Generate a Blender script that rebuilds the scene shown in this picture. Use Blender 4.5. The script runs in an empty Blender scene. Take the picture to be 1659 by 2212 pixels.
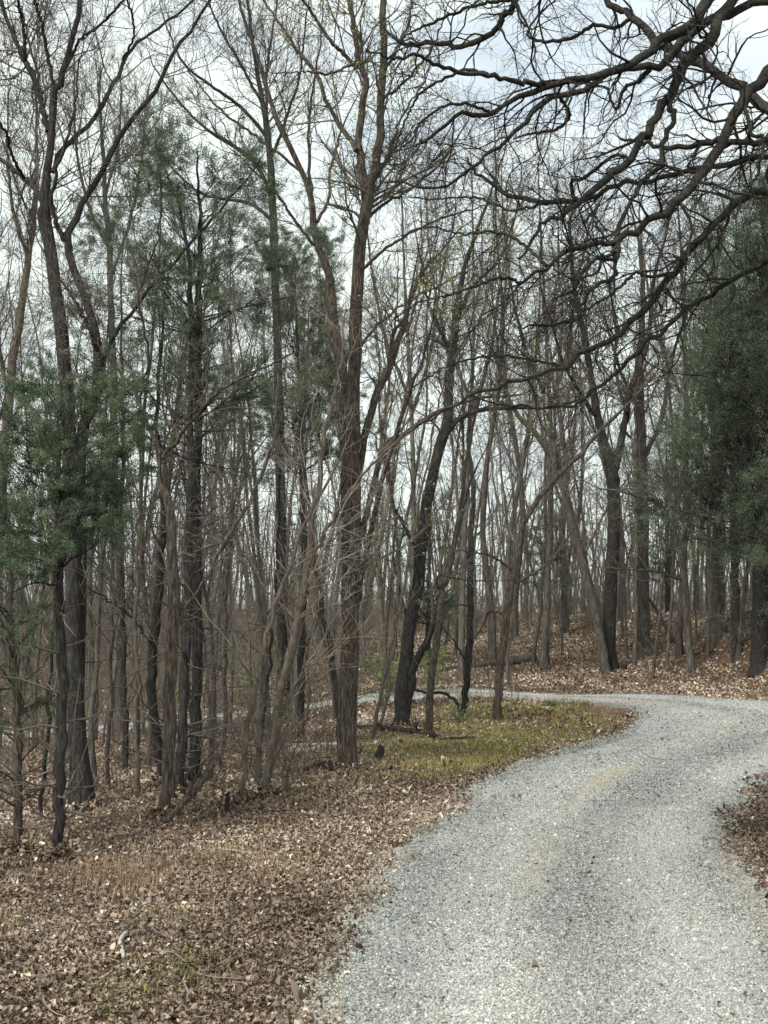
import bpy, math, random
import numpy as np
rng = np.random.default_rng(11)
random.seed(11)
S = bpy.context.scene
# ------------------------------------------------------------------ camera
PW, PH, F, HZ, CH = 1659.0, 2212.0, 2600.0, 1330.0, 2.1
pitch = math.atan((HZ - PH / 2) / F)
cam_d = bpy.data.cameras.new('camera')
cam_d.sensor_fit = 'VERTICAL'; cam_d.sensor_height = 36.0; cam_d.lens = 36.0 * F / PH
cam_d.clip_start = 0.1; cam_d.clip_end = 3000
cam = bpy.data.objects.new('camera', cam_d); S.collection.objects.link(cam)
cam.location = (0, 0, CH); cam.rotation_euler = (math.pi / 2 + pitch, 0, 0)
S.camera = cam
# ------------------------------------------------------------------ sky and sun
SUN_EL, SUN_AZ = math.radians(48), math.radians(215)
w = bpy.data.worlds.new("World"); S.world = w; w.use_nodes = True
nt = w.node_tree; nt.nodes.clear()
def N(nt, typ, **k):
    n = nt.nodes.new(typ)
    for a, b in k.items(): setattr(n, a, b)
    return n
def ramp(nt, stops, src, interp='LINEAR'):
    r = N(nt, 'ShaderNodeValToRGB'); r.color_ramp.interpolation = interp
    el = r.color_ramp.elements
    while len(el) < len(stops): el.new(0.5)
    for e, (p, c) in zip(el, stops):
        e.position = p; e.color = (*c, 1) if len(c) == 3 else c
    nt.links.new(src, r.inputs[0]); return r.outputs[0]
out = N(nt, 'ShaderNodeOutputWorld'); bg = N(nt, 'ShaderNodeBackground'); bg.inputs[1].default_value = 0.1
sky = N(nt, 'ShaderNodeTexSky', sky_type='NISHITA', sun_disc=False, sun_elevation=SUN_EL, sun_rotation=SUN_AZ)
sky.air_density = 1.0; sky.dust_density = 2.0
tc = N(nt, 'ShaderNodeTexCoord'); mp = N(nt, 'ShaderNodeMapping')
mp.inputs['Scale'].default_value = (1.6, 1.6, 4.5); mp.inputs['Location'].default_value = (0.35, 0.1, 0.4)
nt.links.new(tc.outputs['Generated'], mp.inputs[0])
no = N(nt, 'ShaderNodeTexNoise'); no.inputs['Scale'].default_value = 2.2; no.inputs['Detail'].default_value = 7; no.inputs['Roughness'].default_value = 0.62
nt.links.new(mp.outputs[0], no.inputs[0])
# a thinner, bluer patch of cloud high over the road
vm = N(nt, 'ShaderNodeVectorMath', operation='DISTANCE'); nt.links.new(tc.outputs['Generated'], vm.inputs[0]); vm.inputs[1].default_value = (0.17, 0.88, 0.44)
patch = ramp(nt, [(0.0, (1, 1, 1)), (0.34, (0, 0, 0))], vm.outputs['Value'])
ml = N(nt, 'ShaderNodeMath', operation='MULTIPLY_ADD'); nt.links.new(patch, ml.inputs[0]); ml.inputs[1].default_value = 0.16; nt.links.new(no.outputs[0], ml.inputs[2])
cl = ramp(nt, [(0.44, (7.3, 7.95, 7.4)), (0.56, (6.7, 7.35, 7.1)), (0.67, (5.5, 6.15, 6.4)), (0.8, (4.3, 5.0, 5.7))], ml.outputs[0])
mx = N(nt, 'ShaderNodeMix', data_type='RGBA'); mx.inputs[0].default_value = 0.9
nt.links.new(sky.outputs[0], mx.inputs[6]); nt.links.new(cl, mx.inputs[7])
nt.links.new(mx.outputs[2], bg.inputs[0]); nt.links.new(bg.outputs[0], out.inputs[0])
sd = bpy.data.lights.new('sun', 'SUN'); sd.energy = 2.8; sd.angle = math.radians(20); sd.color = (1.0, 0.96, 0.9)
so = bpy.data.objects.new('sun', sd); S.collection.objects.link(so)
so.rotation_euler = (math.pi / 2 - SUN_EL, 0, math.pi - SUN_AZ)
S.view_settings.view_transform = 'Standard'; S.view_settings.look = 'None'
S.view_settings.exposure = 0.72; S.view_settings.gamma = 1

# ------------------------------------------------------------------ materials
def mat(name, build, rough=0.9, spec=0.2):
    m = bpy.data.materials.new(name); m.use_nodes = True
    t = m.node_tree; b = t.nodes['Principled BSDF']
    b.inputs['Roughness'].default_value = rough; b.inputs['Specular IOR Level'].default_value = spec
    build(t, b); return m
def noise(t, scale, detail=5, rough=0.6, vec=None, mapscale=None):
    n = N(t, 'ShaderNodeTexNoise'); n.inputs['Scale'].default_value = scale
    n.inputs['Detail'].default_value = detail; n.inputs['Roughness'].default_value = rough
    c = N(t, 'ShaderNodeTexCoord'); v = c.outputs['Object']
    if mapscale:
        mpn = N(t, 'ShaderNodeMapping'); mpn.inputs['Scale'].default_value = mapscale
        t.links.new(v, mpn.inputs[0]); v = mpn.outputs[0]
    t.links.new(v, n.inputs[0]); return n.outputs[0]
def mixc(t, f, a, b, mode='MIX'):
    m = N(t, 'ShaderNodeMix', data_type='RGBA', blend_type=mode)
    for i, s in ((0, f), (6, a), (7, b)):
        if isinstance(s, (float, int)): m.inputs[i].default_value = s
        elif isinstance(s, tuple): m.inputs[i].default_value = (*s, 1)
        else: t.links.new(s, m.inputs[i])
    return m.outputs[2]
def bump(t, b, h, strength, dist):
    bn = N(t, 'ShaderNodeBump'); bn.inputs['Strength'].default_value = strength; bn.inputs['Distance'].default_value = dist
    t.links.new(h, bn.inputs['Height']); t.links.new(bn.outputs[0], b.inputs['Normal'])
def bark_mat(name, dark, mid, light, green=0.25, fur=(42, 42, 7), bs=1.0):
    def f(t, b):
        n1 = noise(t, 1.0, 8, 0.72, mapscale=fur)
        c = ramp(t, [(0.36, dark), (0.5, mid), (0.68, light)], n1)
        n2 = noise(t, 2.3, 4)
        g = ramp(t, [(0.5, (0, 0, 0)), (0.68, (green,) * 3)], n2)
        c = mixc(t, g, c, (0.085, 0.1, 0.06))
        oi = N(t, 'ShaderNodeObjectInfo')
        v = N(t, 'ShaderNodeMapRange'); v.inputs[3].default_value = 0.75; v.inputs[4].default_value = 1.3
        t.links.new(oi.outputs['Random'], v.inputs[0])
        hs = N(t, 'ShaderNodeHueSaturation'); t.links.new(v.outputs[0], hs.inputs['Value']); t.links.new(c, hs.inputs['Color'])
        t.links.new(hs.outputs[0], b.inputs['Base Color']); bump(t, b, n1, bs, 0.03)
    return mat(name, f)
M = {}
M['bark'] = bark_mat('bark_brown', (0.014, 0.012, 0.010), (0.07, 0.056, 0.045), (0.2, 0.165, 0.132))
M['bark_dark'] = bark_mat('bark_dark', (0.010, 0.009, 0.009), (0.030, 0.027, 0.026), (0.085, 0.077, 0.07), 0.2)
M['bark_pale'] = bark_mat('bark_pale', (0.05, 0.04, 0.032), (0.105, 0.086, 0.068), (0.18, 0.152, 0.122), 0.3, (20, 20, 8), 0.7)
M['bark_oak'] = bark_mat('bark_oak', (0.008, 0.007, 0.006), (0.022, 0.019, 0.017), (0.075, 0.068, 0.058), 0.4, (30, 30, 30), 0.9)
M['bark_far'] = bark_mat('bark_grey', (0.035, 0.031, 0.027), (0.082, 0.073, 0.062), (0.16, 0.145, 0.123), 0.3, (14, 14, 3), 0.6)
M['twig'] = bark_mat('twig_brown', (0.05, 0.042, 0.036), (0.10, 0.086, 0.074), (0.18, 0.16, 0.135), 0.35, (3, 3, 3), 0.1)
M['twig_pale'] = bark_mat('twig_pale', (0.10, 0.085, 0.07), (0.18, 0.155, 0.13), (0.29, 0.26, 0.225), 0.2, (2, 2, 2), 0.1)
M['twig_brush'] = bark_mat('twig_brush', (0.065, 0.052, 0.042), (0.13, 0.106, 0.086), (0.22, 0.185, 0.15), 0.2, (2, 2, 2), 0.1)
def tone_mat(name, stops, rough=0.85, spec=0.15, trans=0.0, extra=None):
    def f(t, b):
        a = N(t, 'ShaderNodeAttribute', attribute_name='tone')
        c = ramp(t, stops, a.outputs['Fac'])
        if extra: c = extra(t, c)
        t.links.new(c, b.inputs['Base Color'])
        if trans:
            tb = N(t, 'ShaderNodeBsdfTranslucent'); t.links.new(c, tb.inputs[0])
            ms = N(t, 'ShaderNodeMixShader'); ms.inputs[0].default_value = trans
            t.links.new(b.outputs[0], ms.inputs[1]); t.links.new(tb.outputs[0], ms.inputs[2])
            t.links.new(ms.outputs[0], t.nodes['Material Output'].inputs[0])
    return mat(name, f, rough, spec)
M['leaf'] = tone_mat('dry_leaf', [(0, (0.04, 0.03, 0.024)), (0.28, (0.12, 0.088, 0.066)), (0.58, (0.235, 0.178, 0.134)), (0.82, (0.38, 0.305, 0.235)), (0.95, (0.5, 0.42, 0.31)), (1, (0.66, 0.61, 0.5))], 0.8, 0.2)
def _dust(t, c):
    a = N(t, 'ShaderNodeAttribute', attribute_name='dust'); return mixc(t, a.outputs['Fac'], c, (0.36, 0.32, 0.245))
M['stone'] = tone_mat('gravel_stone', [(0, (0.06, 0.065, 0.065)), (0.2, (0.16, 0.168, 0.16)), (0.5, (0.295, 0.303, 0.288)), (0.8, (0.44, 0.445, 0.418)), (1, (0.66, 0.65, 0.59))], 0.85, 0.2, 0.0, _dust)
M['cedar'] = tone_mat('cedar_spray', [(0, (0.045, 0.07, 0.045)), (0.5, (0.11, 0.15, 0.092)), (0.85, (0.17, 0.21, 0.12)), (1, (0.21, 0.19, 0.12))], 0.75, 0.2, 0.2)
M['bud'] = tone_mat('young_leaf', [(0, (0.16, 0.20, 0.05)), (0.6, (0.34, 0.37, 0.11)), (1, (0.55, 0.52, 0.2))], 0.7, 0.2, 0.35)
M['green_leaf'] = tone_mat('green_leaf', [(0, (0.08, 0.11, 0.04)), (0.6, (0.17, 0.22, 0.08)), (1, (0.3, 0.34, 0.14))], 0.7, 0.2, 0.3)
M['grass'] = tone_mat('grass_blade', [(0, (0.12, 0.125, 0.05)), (0.3, (0.27, 0.27, 0.085)), (0.65, (0.48, 0.43, 0.13)), (1, (0.56, 0.44, 0.24))], 0.8, 0.15, 0.3)
M['dry_grass'] = tone_mat('dry_grass', [(0, (0.15, 0.09, 0.055)), (0.6, (0.29, 0.19, 0.12)), (1, (0.42, 0.33, 0.22))], 0.8, 0.15, 0.2)
def _ground(t, b):
    n1 = noise(t, 26, 8, 0.75); n2 = noise(t, 0.6, 4); n3 = noise(t, 60, 4, 0.8)
    c = ramp(t, [(0.34, (0.028, 0.019, 0.013)), (0.48, (0.115, 0.076, 0.052)), (0.58, (0.20, 0.138, 0.094)), (0.68, (0.36, 0.27, 0.19))], n1)
    c2 = ramp(t, [(0.3, (0.75, 0.75, 0.75)), (0.7, (1.15, 1.1, 1.05))], n2)
    c = mixc(t, 1.0, c, c2, 'MULTIPLY')
    t.links.new(c, b.inputs['Base Color']); bump(t, b, n1, 0.8, 0.05)
M['ground'] = mat('forest_floor', _ground, 0.95, 0.1)
def _road(t, b):
    n1 = noise(t, 55, 7, 0.8); n2 = noise(t, 0.9, 6, 0.7)
    c = ramp(t, [(0.36, (0.09, 0.09, 0.085)), (0.47, (0.25, 0.25, 0.24)), (0.54, (0.4, 0.4, 0.38)), (0.64, (0.62, 0.61, 0.57))], n1)
    tan = ramp(t, [(0.36, (0.22, 0.19, 0.14)), (0.52, (0.38, 0.34, 0.26)), (0.66, (0.5, 0.46, 0.36))], n1)
    a = N(t, 'ShaderNodeAttribute', attribute_name='tone')
    m1 = N(t, 'ShaderNodeMath', operation='MULTIPLY_ADD'); t.links.new(n2, m1.inputs[0]); m1.inputs[1].default_value = 2.0
    s1 = N(t, 'ShaderNodeMath', operation='SUBTRACT'); t.links.new(a.outputs['Fac'], s1.inputs[0]); s1.inputs[1].default_value = 1.0
    t.links.new(s1.outputs[0], m1.inputs[2])
    k = ramp(t, [(0.42, (0, 0, 0)), (0.85, (0.75, 0.75, 0.75))], m1.outputs[0])
    t.links.new(mixc(t, k, c, tan), b.inputs['Base Color']); bump(t, b, n1, 0.7, 0.02)
M['road'] = mat('gravel_road', _road, 0.95, 0.1)
def _plain(col, bs=0.3):
    def f(t, b):
        n = noise(t, 14, 5)
        t.links.new(ramp(t, [(0.3, tuple(v * 0.6 for v in col)), (0.7, tuple(min(1, v * 1.25) for v in col))], n), b.inputs['Base Color']); bump(t, b, n, bs, 0.02)
    return f
M['pale_wood'] = mat('weathered_wood', _plain((0.36, 0.33, 0.28)), 0.9)
M['rock'] = mat('pale_rock', _plain((0.42, 0.40, 0.35)), 0.9)
M['stake'] = mat('painted_stake', _plain((0.72, 0.66, 0.62)), 0.6)
M['pink'] = mat('pink_ribbon', _plain((0.7, 0.3, 0.22)), 0.6)

# ------------------------------------------------------------------ mesh helpers
C = S.collection
class Buf:
    def __init__(s): s.v = []; s.q = []; s.t = []; s.a = []; s.n = 0
    def add(s, V, q=None, t=None, tone=None):
        V = np.asarray(V, float).reshape(-1, 3)
        if q is not None and len(q): s.q.append(np.asarray(q) + s.n)
        if t is not None and len(t): s.t.append(np.asarray(t) + s.n)
        s.v.append(V); s.n += len(V)
        s.a.append(np.full(len(V), 0.5) if tone is None else np.broadcast_to(tone, (len(V),)))
    def build(s, name, material, parent=None, smooth=True):
        V = np.concatenate(s.v) if s.v else np.zeros((0, 3))
        Q = np.concatenate(s.q) if s.q else np.zeros((0, 4), int)
        T = np.concatenate(s.t) if s.t else np.zeros((0, 3), int)
        me = bpy.data.meshes.new(name); me.vertices.add(len(V)); me.vertices.foreach_set('co', V.astype(np.float32).ravel())
        nl = Q.size + T.size; me.loops.add(nl)
        me.loops.foreach_set('vertex_index', np.concatenate([Q.ravel(), T.ravel()]).astype(np.int32))
        me.polygons.add(len(Q) + len(T))
        st = np.concatenate([np.arange(len(Q)) * 4, Q.size + np.arange(len(T)) * 3]).astype(np.int32)
        me.polygons.foreach_set('loop_start', st)
        me.polygons.foreach_set('use_smooth', np.full(len(st), smooth))
        at = me.attributes.new('tone', 'FLOAT', 'POINT'); at.data.foreach_set('value', np.concatenate(s.a).astype(np.float32))
        me.update(calc_edges=True); me.materials.append(material)
        o = bpy.data.objects.new(name, me); C.objects.link(o)
        if parent is not None: o.parent = parent
        return o
def nrm(a): return a / np.maximum(np.linalg.norm(a, axis=-1, keepdims=True), 1e-9)
def tubes(buf, P, R, k, tone=None, rough=0.0, lobe=None):
    """P (n,m,3) centre lines, R (n,m) radii, k sides"""
    n, m, _ = P.shape
    if n == 0: return
    T = nrm(np.gradient(P, axis=1)); mt = np.abs(T.mean(axis=1))
    ref = np.eye(3)[np.argmin(mt, axis=1)][:, None, :]
    U = nrm(np.cross(T, ref)); V = np.cross(T, U)
    an = np.arange(k) * 2 * np.pi / k
    rr = R[:, :, None] * (1 + (rough * rng.standard_normal((n, m, k)) if rough else 0))
    if lobe is not None: rr = rr * (1 + lobe[None, :, None] * (0.6 * np.cos(4 * an + rng.random() * 6) + 0.4 * np.cos(7 * an + rng.random() * 6))[None, None])
    X = P[:, :, None, :] + rr[..., None] * (np.cos(an)[None, None, :, None] * U[:, :, None, :] + np.sin(an)[None, None, :, None] * V[:, :, None, :])
    i = (np.arange(n)[:, None, None] * m + np.arange(m - 1)[None, :, None]) * k
    a = np.arange(k)[None, None, :]; b = (a + 1) % k
    q = np.stack([i + a, i + b, i + k + b, i + k + a], -1).reshape(-1, 4)
    tn = None if tone is None else np.repeat(tone, m * k)
    buf.add(X.reshape(-1, 3), q, None, tn)
def grow(P, R, per_m, s0, s1, ang, spread, L0, L1, rr, m, wig, up, rmin=0.002, tipfac=0.2, flat=0.0, taper_len=0.6, rmax=9):
    """children along parents; per_m children per metre; length L0..L1 metres"""
    n, mm, _ = P.shape
    if n == 0: return np.zeros((0, m, 3)), np.zeros((0, m))
    pl = np.linalg.norm(np.diff(P, axis=1), axis=2).sum(1)
    cnt = rng.poisson(pl * (s1 - s0) * per_m); idx = np.repeat(np.arange(n), cnt); K = len(idx)
    if K == 0: return np.zeros((0, m, 3)), np.zeros((0, m))
    s = s0 + (s1 - s0) * rng.random(K)
    f = s * (mm - 1) * 0.9999; i = f.astype(int); t = (f - i)[:, None]
    pos = P[idx, i] * (1 - t) + P[idx, i + 1] * t
    rad = R[idx, i] * (1 - t[:, 0]) + R[idx, i + 1] * t[:, 0]
    tan = nrm(P[idx, i + 1] - P[idx, i])
    r = rng.standard_normal((K, 3)); r[:, 2] *= (1 - flat); perp = nrm(r - (r * tan).sum(1, keepdims=True) * tan)
    a = np.radians(ang + spread * rng.standard_normal(K))[:, None]
    d = np.cos(a) * tan + np.sin(a) * perp
    L = (L0 + (L1 - L0) * rng.random(K)) * (1 - taper_len * (s - s0) / max(s1 - s0, 1e-3))
    pts = np.zeros((K, m, 3)); pts[:, 0] = pos; st = (L / (m - 1))[:, None]
    upv = np.array([0, 0, 1.0])
    for j in range(1, m):
        d = nrm(d + wig * rng.standard_normal((K, 3)) + up * upv)
        pts[:, j] = pts[:, j - 1] + d * st
    r0 = np.clip(np.minimum(rad * rr, rmax), rmin, None)
    rad_out = np.maximum(r0[:, None] * (1 - (1 - tipfac) * np.arange(m) / (m - 1)), rmin * 0.6)
    return pts, rad_out
def smooth_line(pts, n):
    """Catmull-Rom through rows of pts (any columns), n samples"""
    p = np.asarray(pts, float)
    if len(p) == 2: return p[0] + (p[1] - p[0]) * np.linspace(0, 1, n)[:, None]
    e = np.vstack([2 * p[0] - p[1], p, 2 * p[-1] - p[-2]])
    u = np.linspace(0, len(p) - 1, n); i = np.minimum(u.astype(int), len(p) - 2); t = (u - i)[:, None]
    a, b, c, d = e[i], e[i + 1], e[i + 2], e[i + 3]
    return 0.5 * (2 * b + (c - a) * t + (2 * a - 5 * b + 4 * c - d) * t ** 2 + (3 * b - a - 3 * c + d) * t ** 3)
def ray(px, py):
    cx = (px - PW / 2) / F; cy = (PH / 2 - py) / F
    return np.array([cx, math.cos(pitch) - cy * math.sin(pitch), math.sin(pitch) + cy * math.cos(pitch)])
def at(px, py, Y):
    d = ray(px, py); return np.array([0, 0, CH]) + d * (Y / d[1])
def sst(a, b, x):
    t = np.clip((x - a) / (b - a), 0, 1); return t * t * (3 - 2 * t)

# ------------------------------------------------------------------ road plan and terrain
EDG = [((-.45, -8), (2.25, -8)), ((-.45, 2), (2.25, 2)), ((-.44, 6.2), (2.35, 6.2)), ((-.31, 8.7), (2.75, 8.6)), ((0, 10.7), (3.0, 10.4)), ((.42, 12.7), (3.6, 12.6)),
       ((1.08, 14.8), (4.4, 14.6)), ((2.2, 18.0), (5.9, 17.4)), ((3.4, 20.4), (7.4, 19.6)), ((4.6, 23.0), (9.0, 22.8)), ((5.1, 25), (9.7, 26)),
       ((4.9, 27.2), (9.2, 29)), ((4.0, 29.0), (7.6, 31.6)), ((2, 30.0), (4.2, 33.0)), ((0, 30.5), (0, 33.8)), ((-4, 31.5), (-4, 34.8)),
       ((-9, 34), (-9.4, 37.3)), ((-15, 37.5), (-15, 40.7)), ((-30, 44), (-30, 47.5)), ((-60, 56), (-60, 60))]
E = smooth_line([(a[0], a[1], b[0], b[1]) for a, b in EDG], 420)
RC = (E[:, :2] + E[:, 2:]) / 2; RH = np.linalg.norm(E[:, 2:] - E[:, :2], axis=1) / 2
def road_sd(x, y):
    """distance outside the road (negative inside), and across -1..1"""
    x = np.atleast_1d(x).astype(float); y = np.atleast_1d(y).astype(float); o = np.empty(len(x)); ac = np.empty(len(x))
    for s in range(0, len(x), 20000):
        xx = x[s:s + 20000, None] - RC[:, 0]; yy = y[s:s + 20000, None] - RC[:, 1]
        d2 = xx * xx + yy * yy; i = d2.argmin(1); r = np.arange(len(i)); d = np.sqrt(d2[r, i])
        o[s:s + 20000] = d - RH[i]
        ed = E[i, 2:] - E[i, :2]; ed = nrm(ed)
        ac[s:s + 20000] = (xx[r, i] * ed[:, 0] + yy[r, i] * ed[:, 1]) / RH[i]
    return o, ac
_yo = np.array([(-200, 95), (-60, 60), (-30, 47.5), (-15, 41), (-9.4, 37.5), (-4, 35), (0, 34), (4.2, 33.2), (7.6, 31.8), (9.2, 30), (10.2, 27), (10.5, 23), (12, 17), (14, 10), (200, 10)])
def youter(x): return np.interp(x, _yo[:, 0], _yo[:, 1])
_ph = rng.random((14, 3)) * 6.28; _kd = rng.standard_normal((14, 2)); _kf = np.linspace(0.25, 2.6, 14)
def wob(x, y):
    o = 0
    for i in range(14):
        k = _kd[i] / np.linalg.norm(_kd[i]) * _kf[i]; o = o + np.sin(x * k[0] + y * k[1] + _ph[i, 0]) / (1 + _kf[i] * 2)
    return o
def hgt(x, y):
    x = np.asarray(x, float); y = np.asarray(y, float)
    drop = -1.55 * sst(3, -13, x) * sst(13, 33, y)
    s = y - youter(x)
    top = 1.7 + 0.5 * sst(3, 11, x) + 1.4 * sst(-2, -16, x)
    hill = top * sst(-1, 27, s)
    near_l = -0.22 * sst(-0.6, -5, x) * sst(26, 6, y)
    rbank = 0.25 * sst(0.3, 2.5, x - np.interp(y, [0, 8, 12, 15, 18, 21], [2.3, 2.7, 3.5, 4.6, 6.5, 9])) * sst(20, 14, y)
    return drop + hill + near_l + rbank + 0.035 * wob(x, y) + 0.12 * wob(x * 0.3 + 5, y * 0.3) * sst(1, 9, s)
def hz(x, y): return float(hgt(np.array(x), np.array(y)))
def hit(px, py):
    """where the sight line through a pixel meets the ground"""
    d = ray(px, py); Y = np.arange(4, 140, 0.05); P = np.array([0, 0, CH]) + d * (Y / d[1])[:, None]
    g = P[:, 2] - hgt(P[:, 0], P[:, 1]); k = np.argmax(g < 0)
    if g[k] >= 0: k = len(Y) - 1
    return P[k]

def struct(o): o['kind'] = 'structure'; return o
def grid(xs, ys, zf):
    X, Y = np.meshgrid(xs, ys); V = np.stack([X, Y, zf(X, Y)], -1).reshape(-1, 3)
    nx, ny = len(xs), len(ys); i = (np.arange(ny - 1)[:, None] * nx + np.arange(nx - 1)[None]).ravel()
    return V, np.stack([i, i + 1, i + nx + 1, i + nx], 1)
def spaced(a, b, fa, fb, fine, coarse_n, far):
    mid = np.arange(fa, fb, fine)
    left = fa - np.geomspace(fine, fa - a, coarse_n)[::-1]; right = fb + np.geomspace(fine, b - fb, coarse_n)
    return np.concatenate([left, mid, right])
xs = spaced(-700, 700, -16, 16, 0.14, 40, 0); ys = spaced(-60, 1400, 2, 60, 0.2, 46, 0)
b = Buf(); V, q = grid(xs, ys, hgt)
rs, _ = road_sd(V[:, 0], V[:, 1]); V[:, 2] -= 0.05 * (rs < 0.05) * (np.abs(V[:, 0]) < 200)
b.add(V, q); struct(b.build('ground', M['ground']))
# road sheet
b = Buf(); na = 15
u = np.linspace(-1, 1, na); jit = 0.07 * wob(E[:, 0] * 3 + 9, E[:, 1] * 3) + 0.04 * rng.standard_normal(len(E))
Pp = []
for k in range(len(E)):
    hw = RH[k] + jit[k]; dr = (E[k, 2:] - E[k, :2]); dr = dr / np.linalg.norm(dr)
    Pp.append(RC[k] + dr * (u[:, None] * hw))
Pp = np.array(Pp); z = hgt(Pp[..., 0], Pp[..., 1]) + 0.018 - 0.03 * (np.abs(u) > 0.97)[None, :] + 0.012 * np.cos(u * np.pi * 2)[None, :]
V = np.concatenate([Pp, z[..., None]], -1).reshape(-1, 3); n_ = len(E)
i = (np.arange(n_ - 1)[:, None] * na + np.arange(na - 1)[None]).ravel()
tn = np.tile(0.7 * np.exp(-((u + 0.14) / 0.12) ** 2) + 0.5 * sst(0.75, 1, np.abs(u)), (n_, 1)).ravel()
b.add(V, np.stack([i, i + 1, i + na + 1, i + na], 1), None, tn); struct(b.build('road', M['road']))

# ------------------------------------------------------------------ scatter: gravel, leaf litter, grass
def tag(o, label=None, cat=None, group=None, kind=None):
    if label: o['label'] = label
    if cat: o['category'] = cat
    if group: o['group'] = group
    if kind: o['kind'] = kind
    return o
def in_view(n, y0, y1, margin=1.12, pw=1.0):
    y = y0 + (y1 - y0) * rng.random(n) ** pw
    y = y0 * (y1 / y0) ** rng.random(n) if pw == 0 else y
    x = (rng.random(n) * 2 - 1) * (829.5 / F) * y * margin; return x, y
def uniform_view(dens, y0, y1, margin=1.15):
    k = 829.5 / F * margin; area = k * (y1 * y1 - y0 * y0); n = int(area * dens)
    y = np.sqrt(y0 * y0 + (y1 * y1 - y0 * y0) * rng.random(n)); x = (rng.random(n) * 2 - 1) * k * y; return x, y
def rotm(n):
    q = nrm(rng.standard_normal((n, 4))); w_, x, y, z = q.T
    return np.stack([1 - 2 * (y * y + z * z), 2 * (x * y - z * w_), 2 * (x * z + y * w_), 2 * (x * y + z * w_), 1 - 2 * (x * x + z * z), 2 * (y * z - x * w_),
                     2 * (x * z - y * w_), 2 * (y * z + x * w_), 1 - 2 * (x * x + y * y)], -1).reshape(n, 3, 3)
gph = (1 + 5 ** .5) / 2
ICO = nrm(np.array([(-1, gph, 0), (1, gph, 0), (-1, -gph, 0), (1, -gph, 0), (0, -1, gph), (0, 1, gph), (0, -1, -gph), (0, 1, -gph), (gph, 0, -1), (gph, 0, 1), (-gph, 0, -1), (-gph, 0, 1)], float))
ICOF = np.array([(0, 11, 5), (0, 5, 1), (0, 1, 7), (0, 7, 10), (0, 10, 11), (1, 5, 9), (5, 11, 4), (11, 10, 2), (10, 7, 6), (7, 1, 8), (3, 9, 4), (3, 4, 2), (3, 2, 6), (3, 6, 8), (3, 8, 9), (4, 9, 5), (2, 4, 11), (6, 2, 10), (8, 6, 7), (9, 8, 1)])
OCT = np.array([(1, 0, 0), (-1, 0, 0), (0, 1, 0), (0, -1, 0), (0, 0, 1), (0, 0, -1)], float)
OCTF = np.array([(0, 2, 4), (2, 1, 4), (1, 3, 4), (3, 0, 4), (2, 0, 5), (1, 2, 5), (3, 1, 5), (0, 3, 5)])
DUST = []
def stones(buf, x, y, size, tv, tf, zoff=0.015):
    n = len(x); sc = size[:, None] * (0.65 + 0.6 * rng.random((n, 3))); sc[:, 2] *= 0.75
    base = tv[None] * (1 + 0.22 * rng.standard_normal((n, len(tv), 1)))
    V = np.einsum('nij,nkj->nki', rotm(n), base * sc[:, None, :])
    sd2, ac2 = road_sd(x, y); rz = np.where(sd2 < 0, 0.019 + 0.012 * np.cos(ac2 * np.pi * 2), zoff)
    V += np.stack([x, y, hgt(x, y) + rz + size * 0.2], -1)[:, None, :]
    t = (np.arange(n)[:, None, None] * len(tv) + tf[None]).reshape(-1, 3)
    du = 0.75 * np.exp(-((ac2 + .14 + .05 * wob(x, y)) / .11) ** 2) * np.clip(.55 + 1.2 * wob(x * .8, y * .8 + 3), 0, 1) + .4 * sst(.8, 1, np.abs(ac2)) + .12 * np.clip(wob(x + 4, y), 0, 1)
    DUST.append(np.repeat(np.clip(du, 0, .9), len(tv)))
    tone = np.repeat(np.clip(0.46 + 0.07 * wob(x * 1.4, y * .8) - 0.1 * np.cos((ac2 - .12) * 7.5) + 0.2 * rng.standard_normal(n), 0, 1), len(tv)); buf.add(V, None, t, tone)
b = Buf()
for y0, y1, de, s0, s1, tv, tf in ((5.3, 9, 7200, .0048, .0112, ICO, ICOF), (9, 14, 3600, .0055, .013, OCT, OCTF), (14, 22, 1100, .008, .018, OCT, OCTF), (22, 38, 300, .011, .022, OCT, OCTF)):
    x, y = uniform_view(de, y0, y1); sd_, ac = road_sd(x, y)
    thin = 0.85 * np.exp(-((ac + 0.14 + .05 * wob(x, y)) / 0.1) ** 2) * np.clip(0.5 + 1.3 * wob(x * .6, y * 0.9 + 3), 0, 1) + 0.35 * sst(0.75, 1, np.abs(ac))
    thin += 0.3 * np.clip(wob(x * 1.2 + 4, y * 1.2), 0, 1)
    edge = sst(0.32, -0.1, sd_ + 0.1 * wob(x * 3, y * 3))
    k = rng.random(len(x)) < edge * (1 - thin); x, y = x[k], y[k]
    stones(b, x, y, s0 + (s1 - s0) * rng.random(len(x)) ** 1.5, tv, tf)
x, y = uniform_view(25, 5.4, 30); sd_, _a = road_sd(x, y); k = sd_ < 0.3
stones(b, x[k], y[k], .012 + .012 * rng.random(k.sum()) ** 2, ICO, ICOF)
go = b.build('gravel', M['stone'], smooth=False); da = go.data.attributes.new('dust', 'FLOAT', 'POINT'); da.data.foreach_set('value', np.concatenate(DUST).astype(np.float32))
tag(go, 'loose pale grey crushed stone covering the curving road', 'gravel', kind='stuff')

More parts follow.
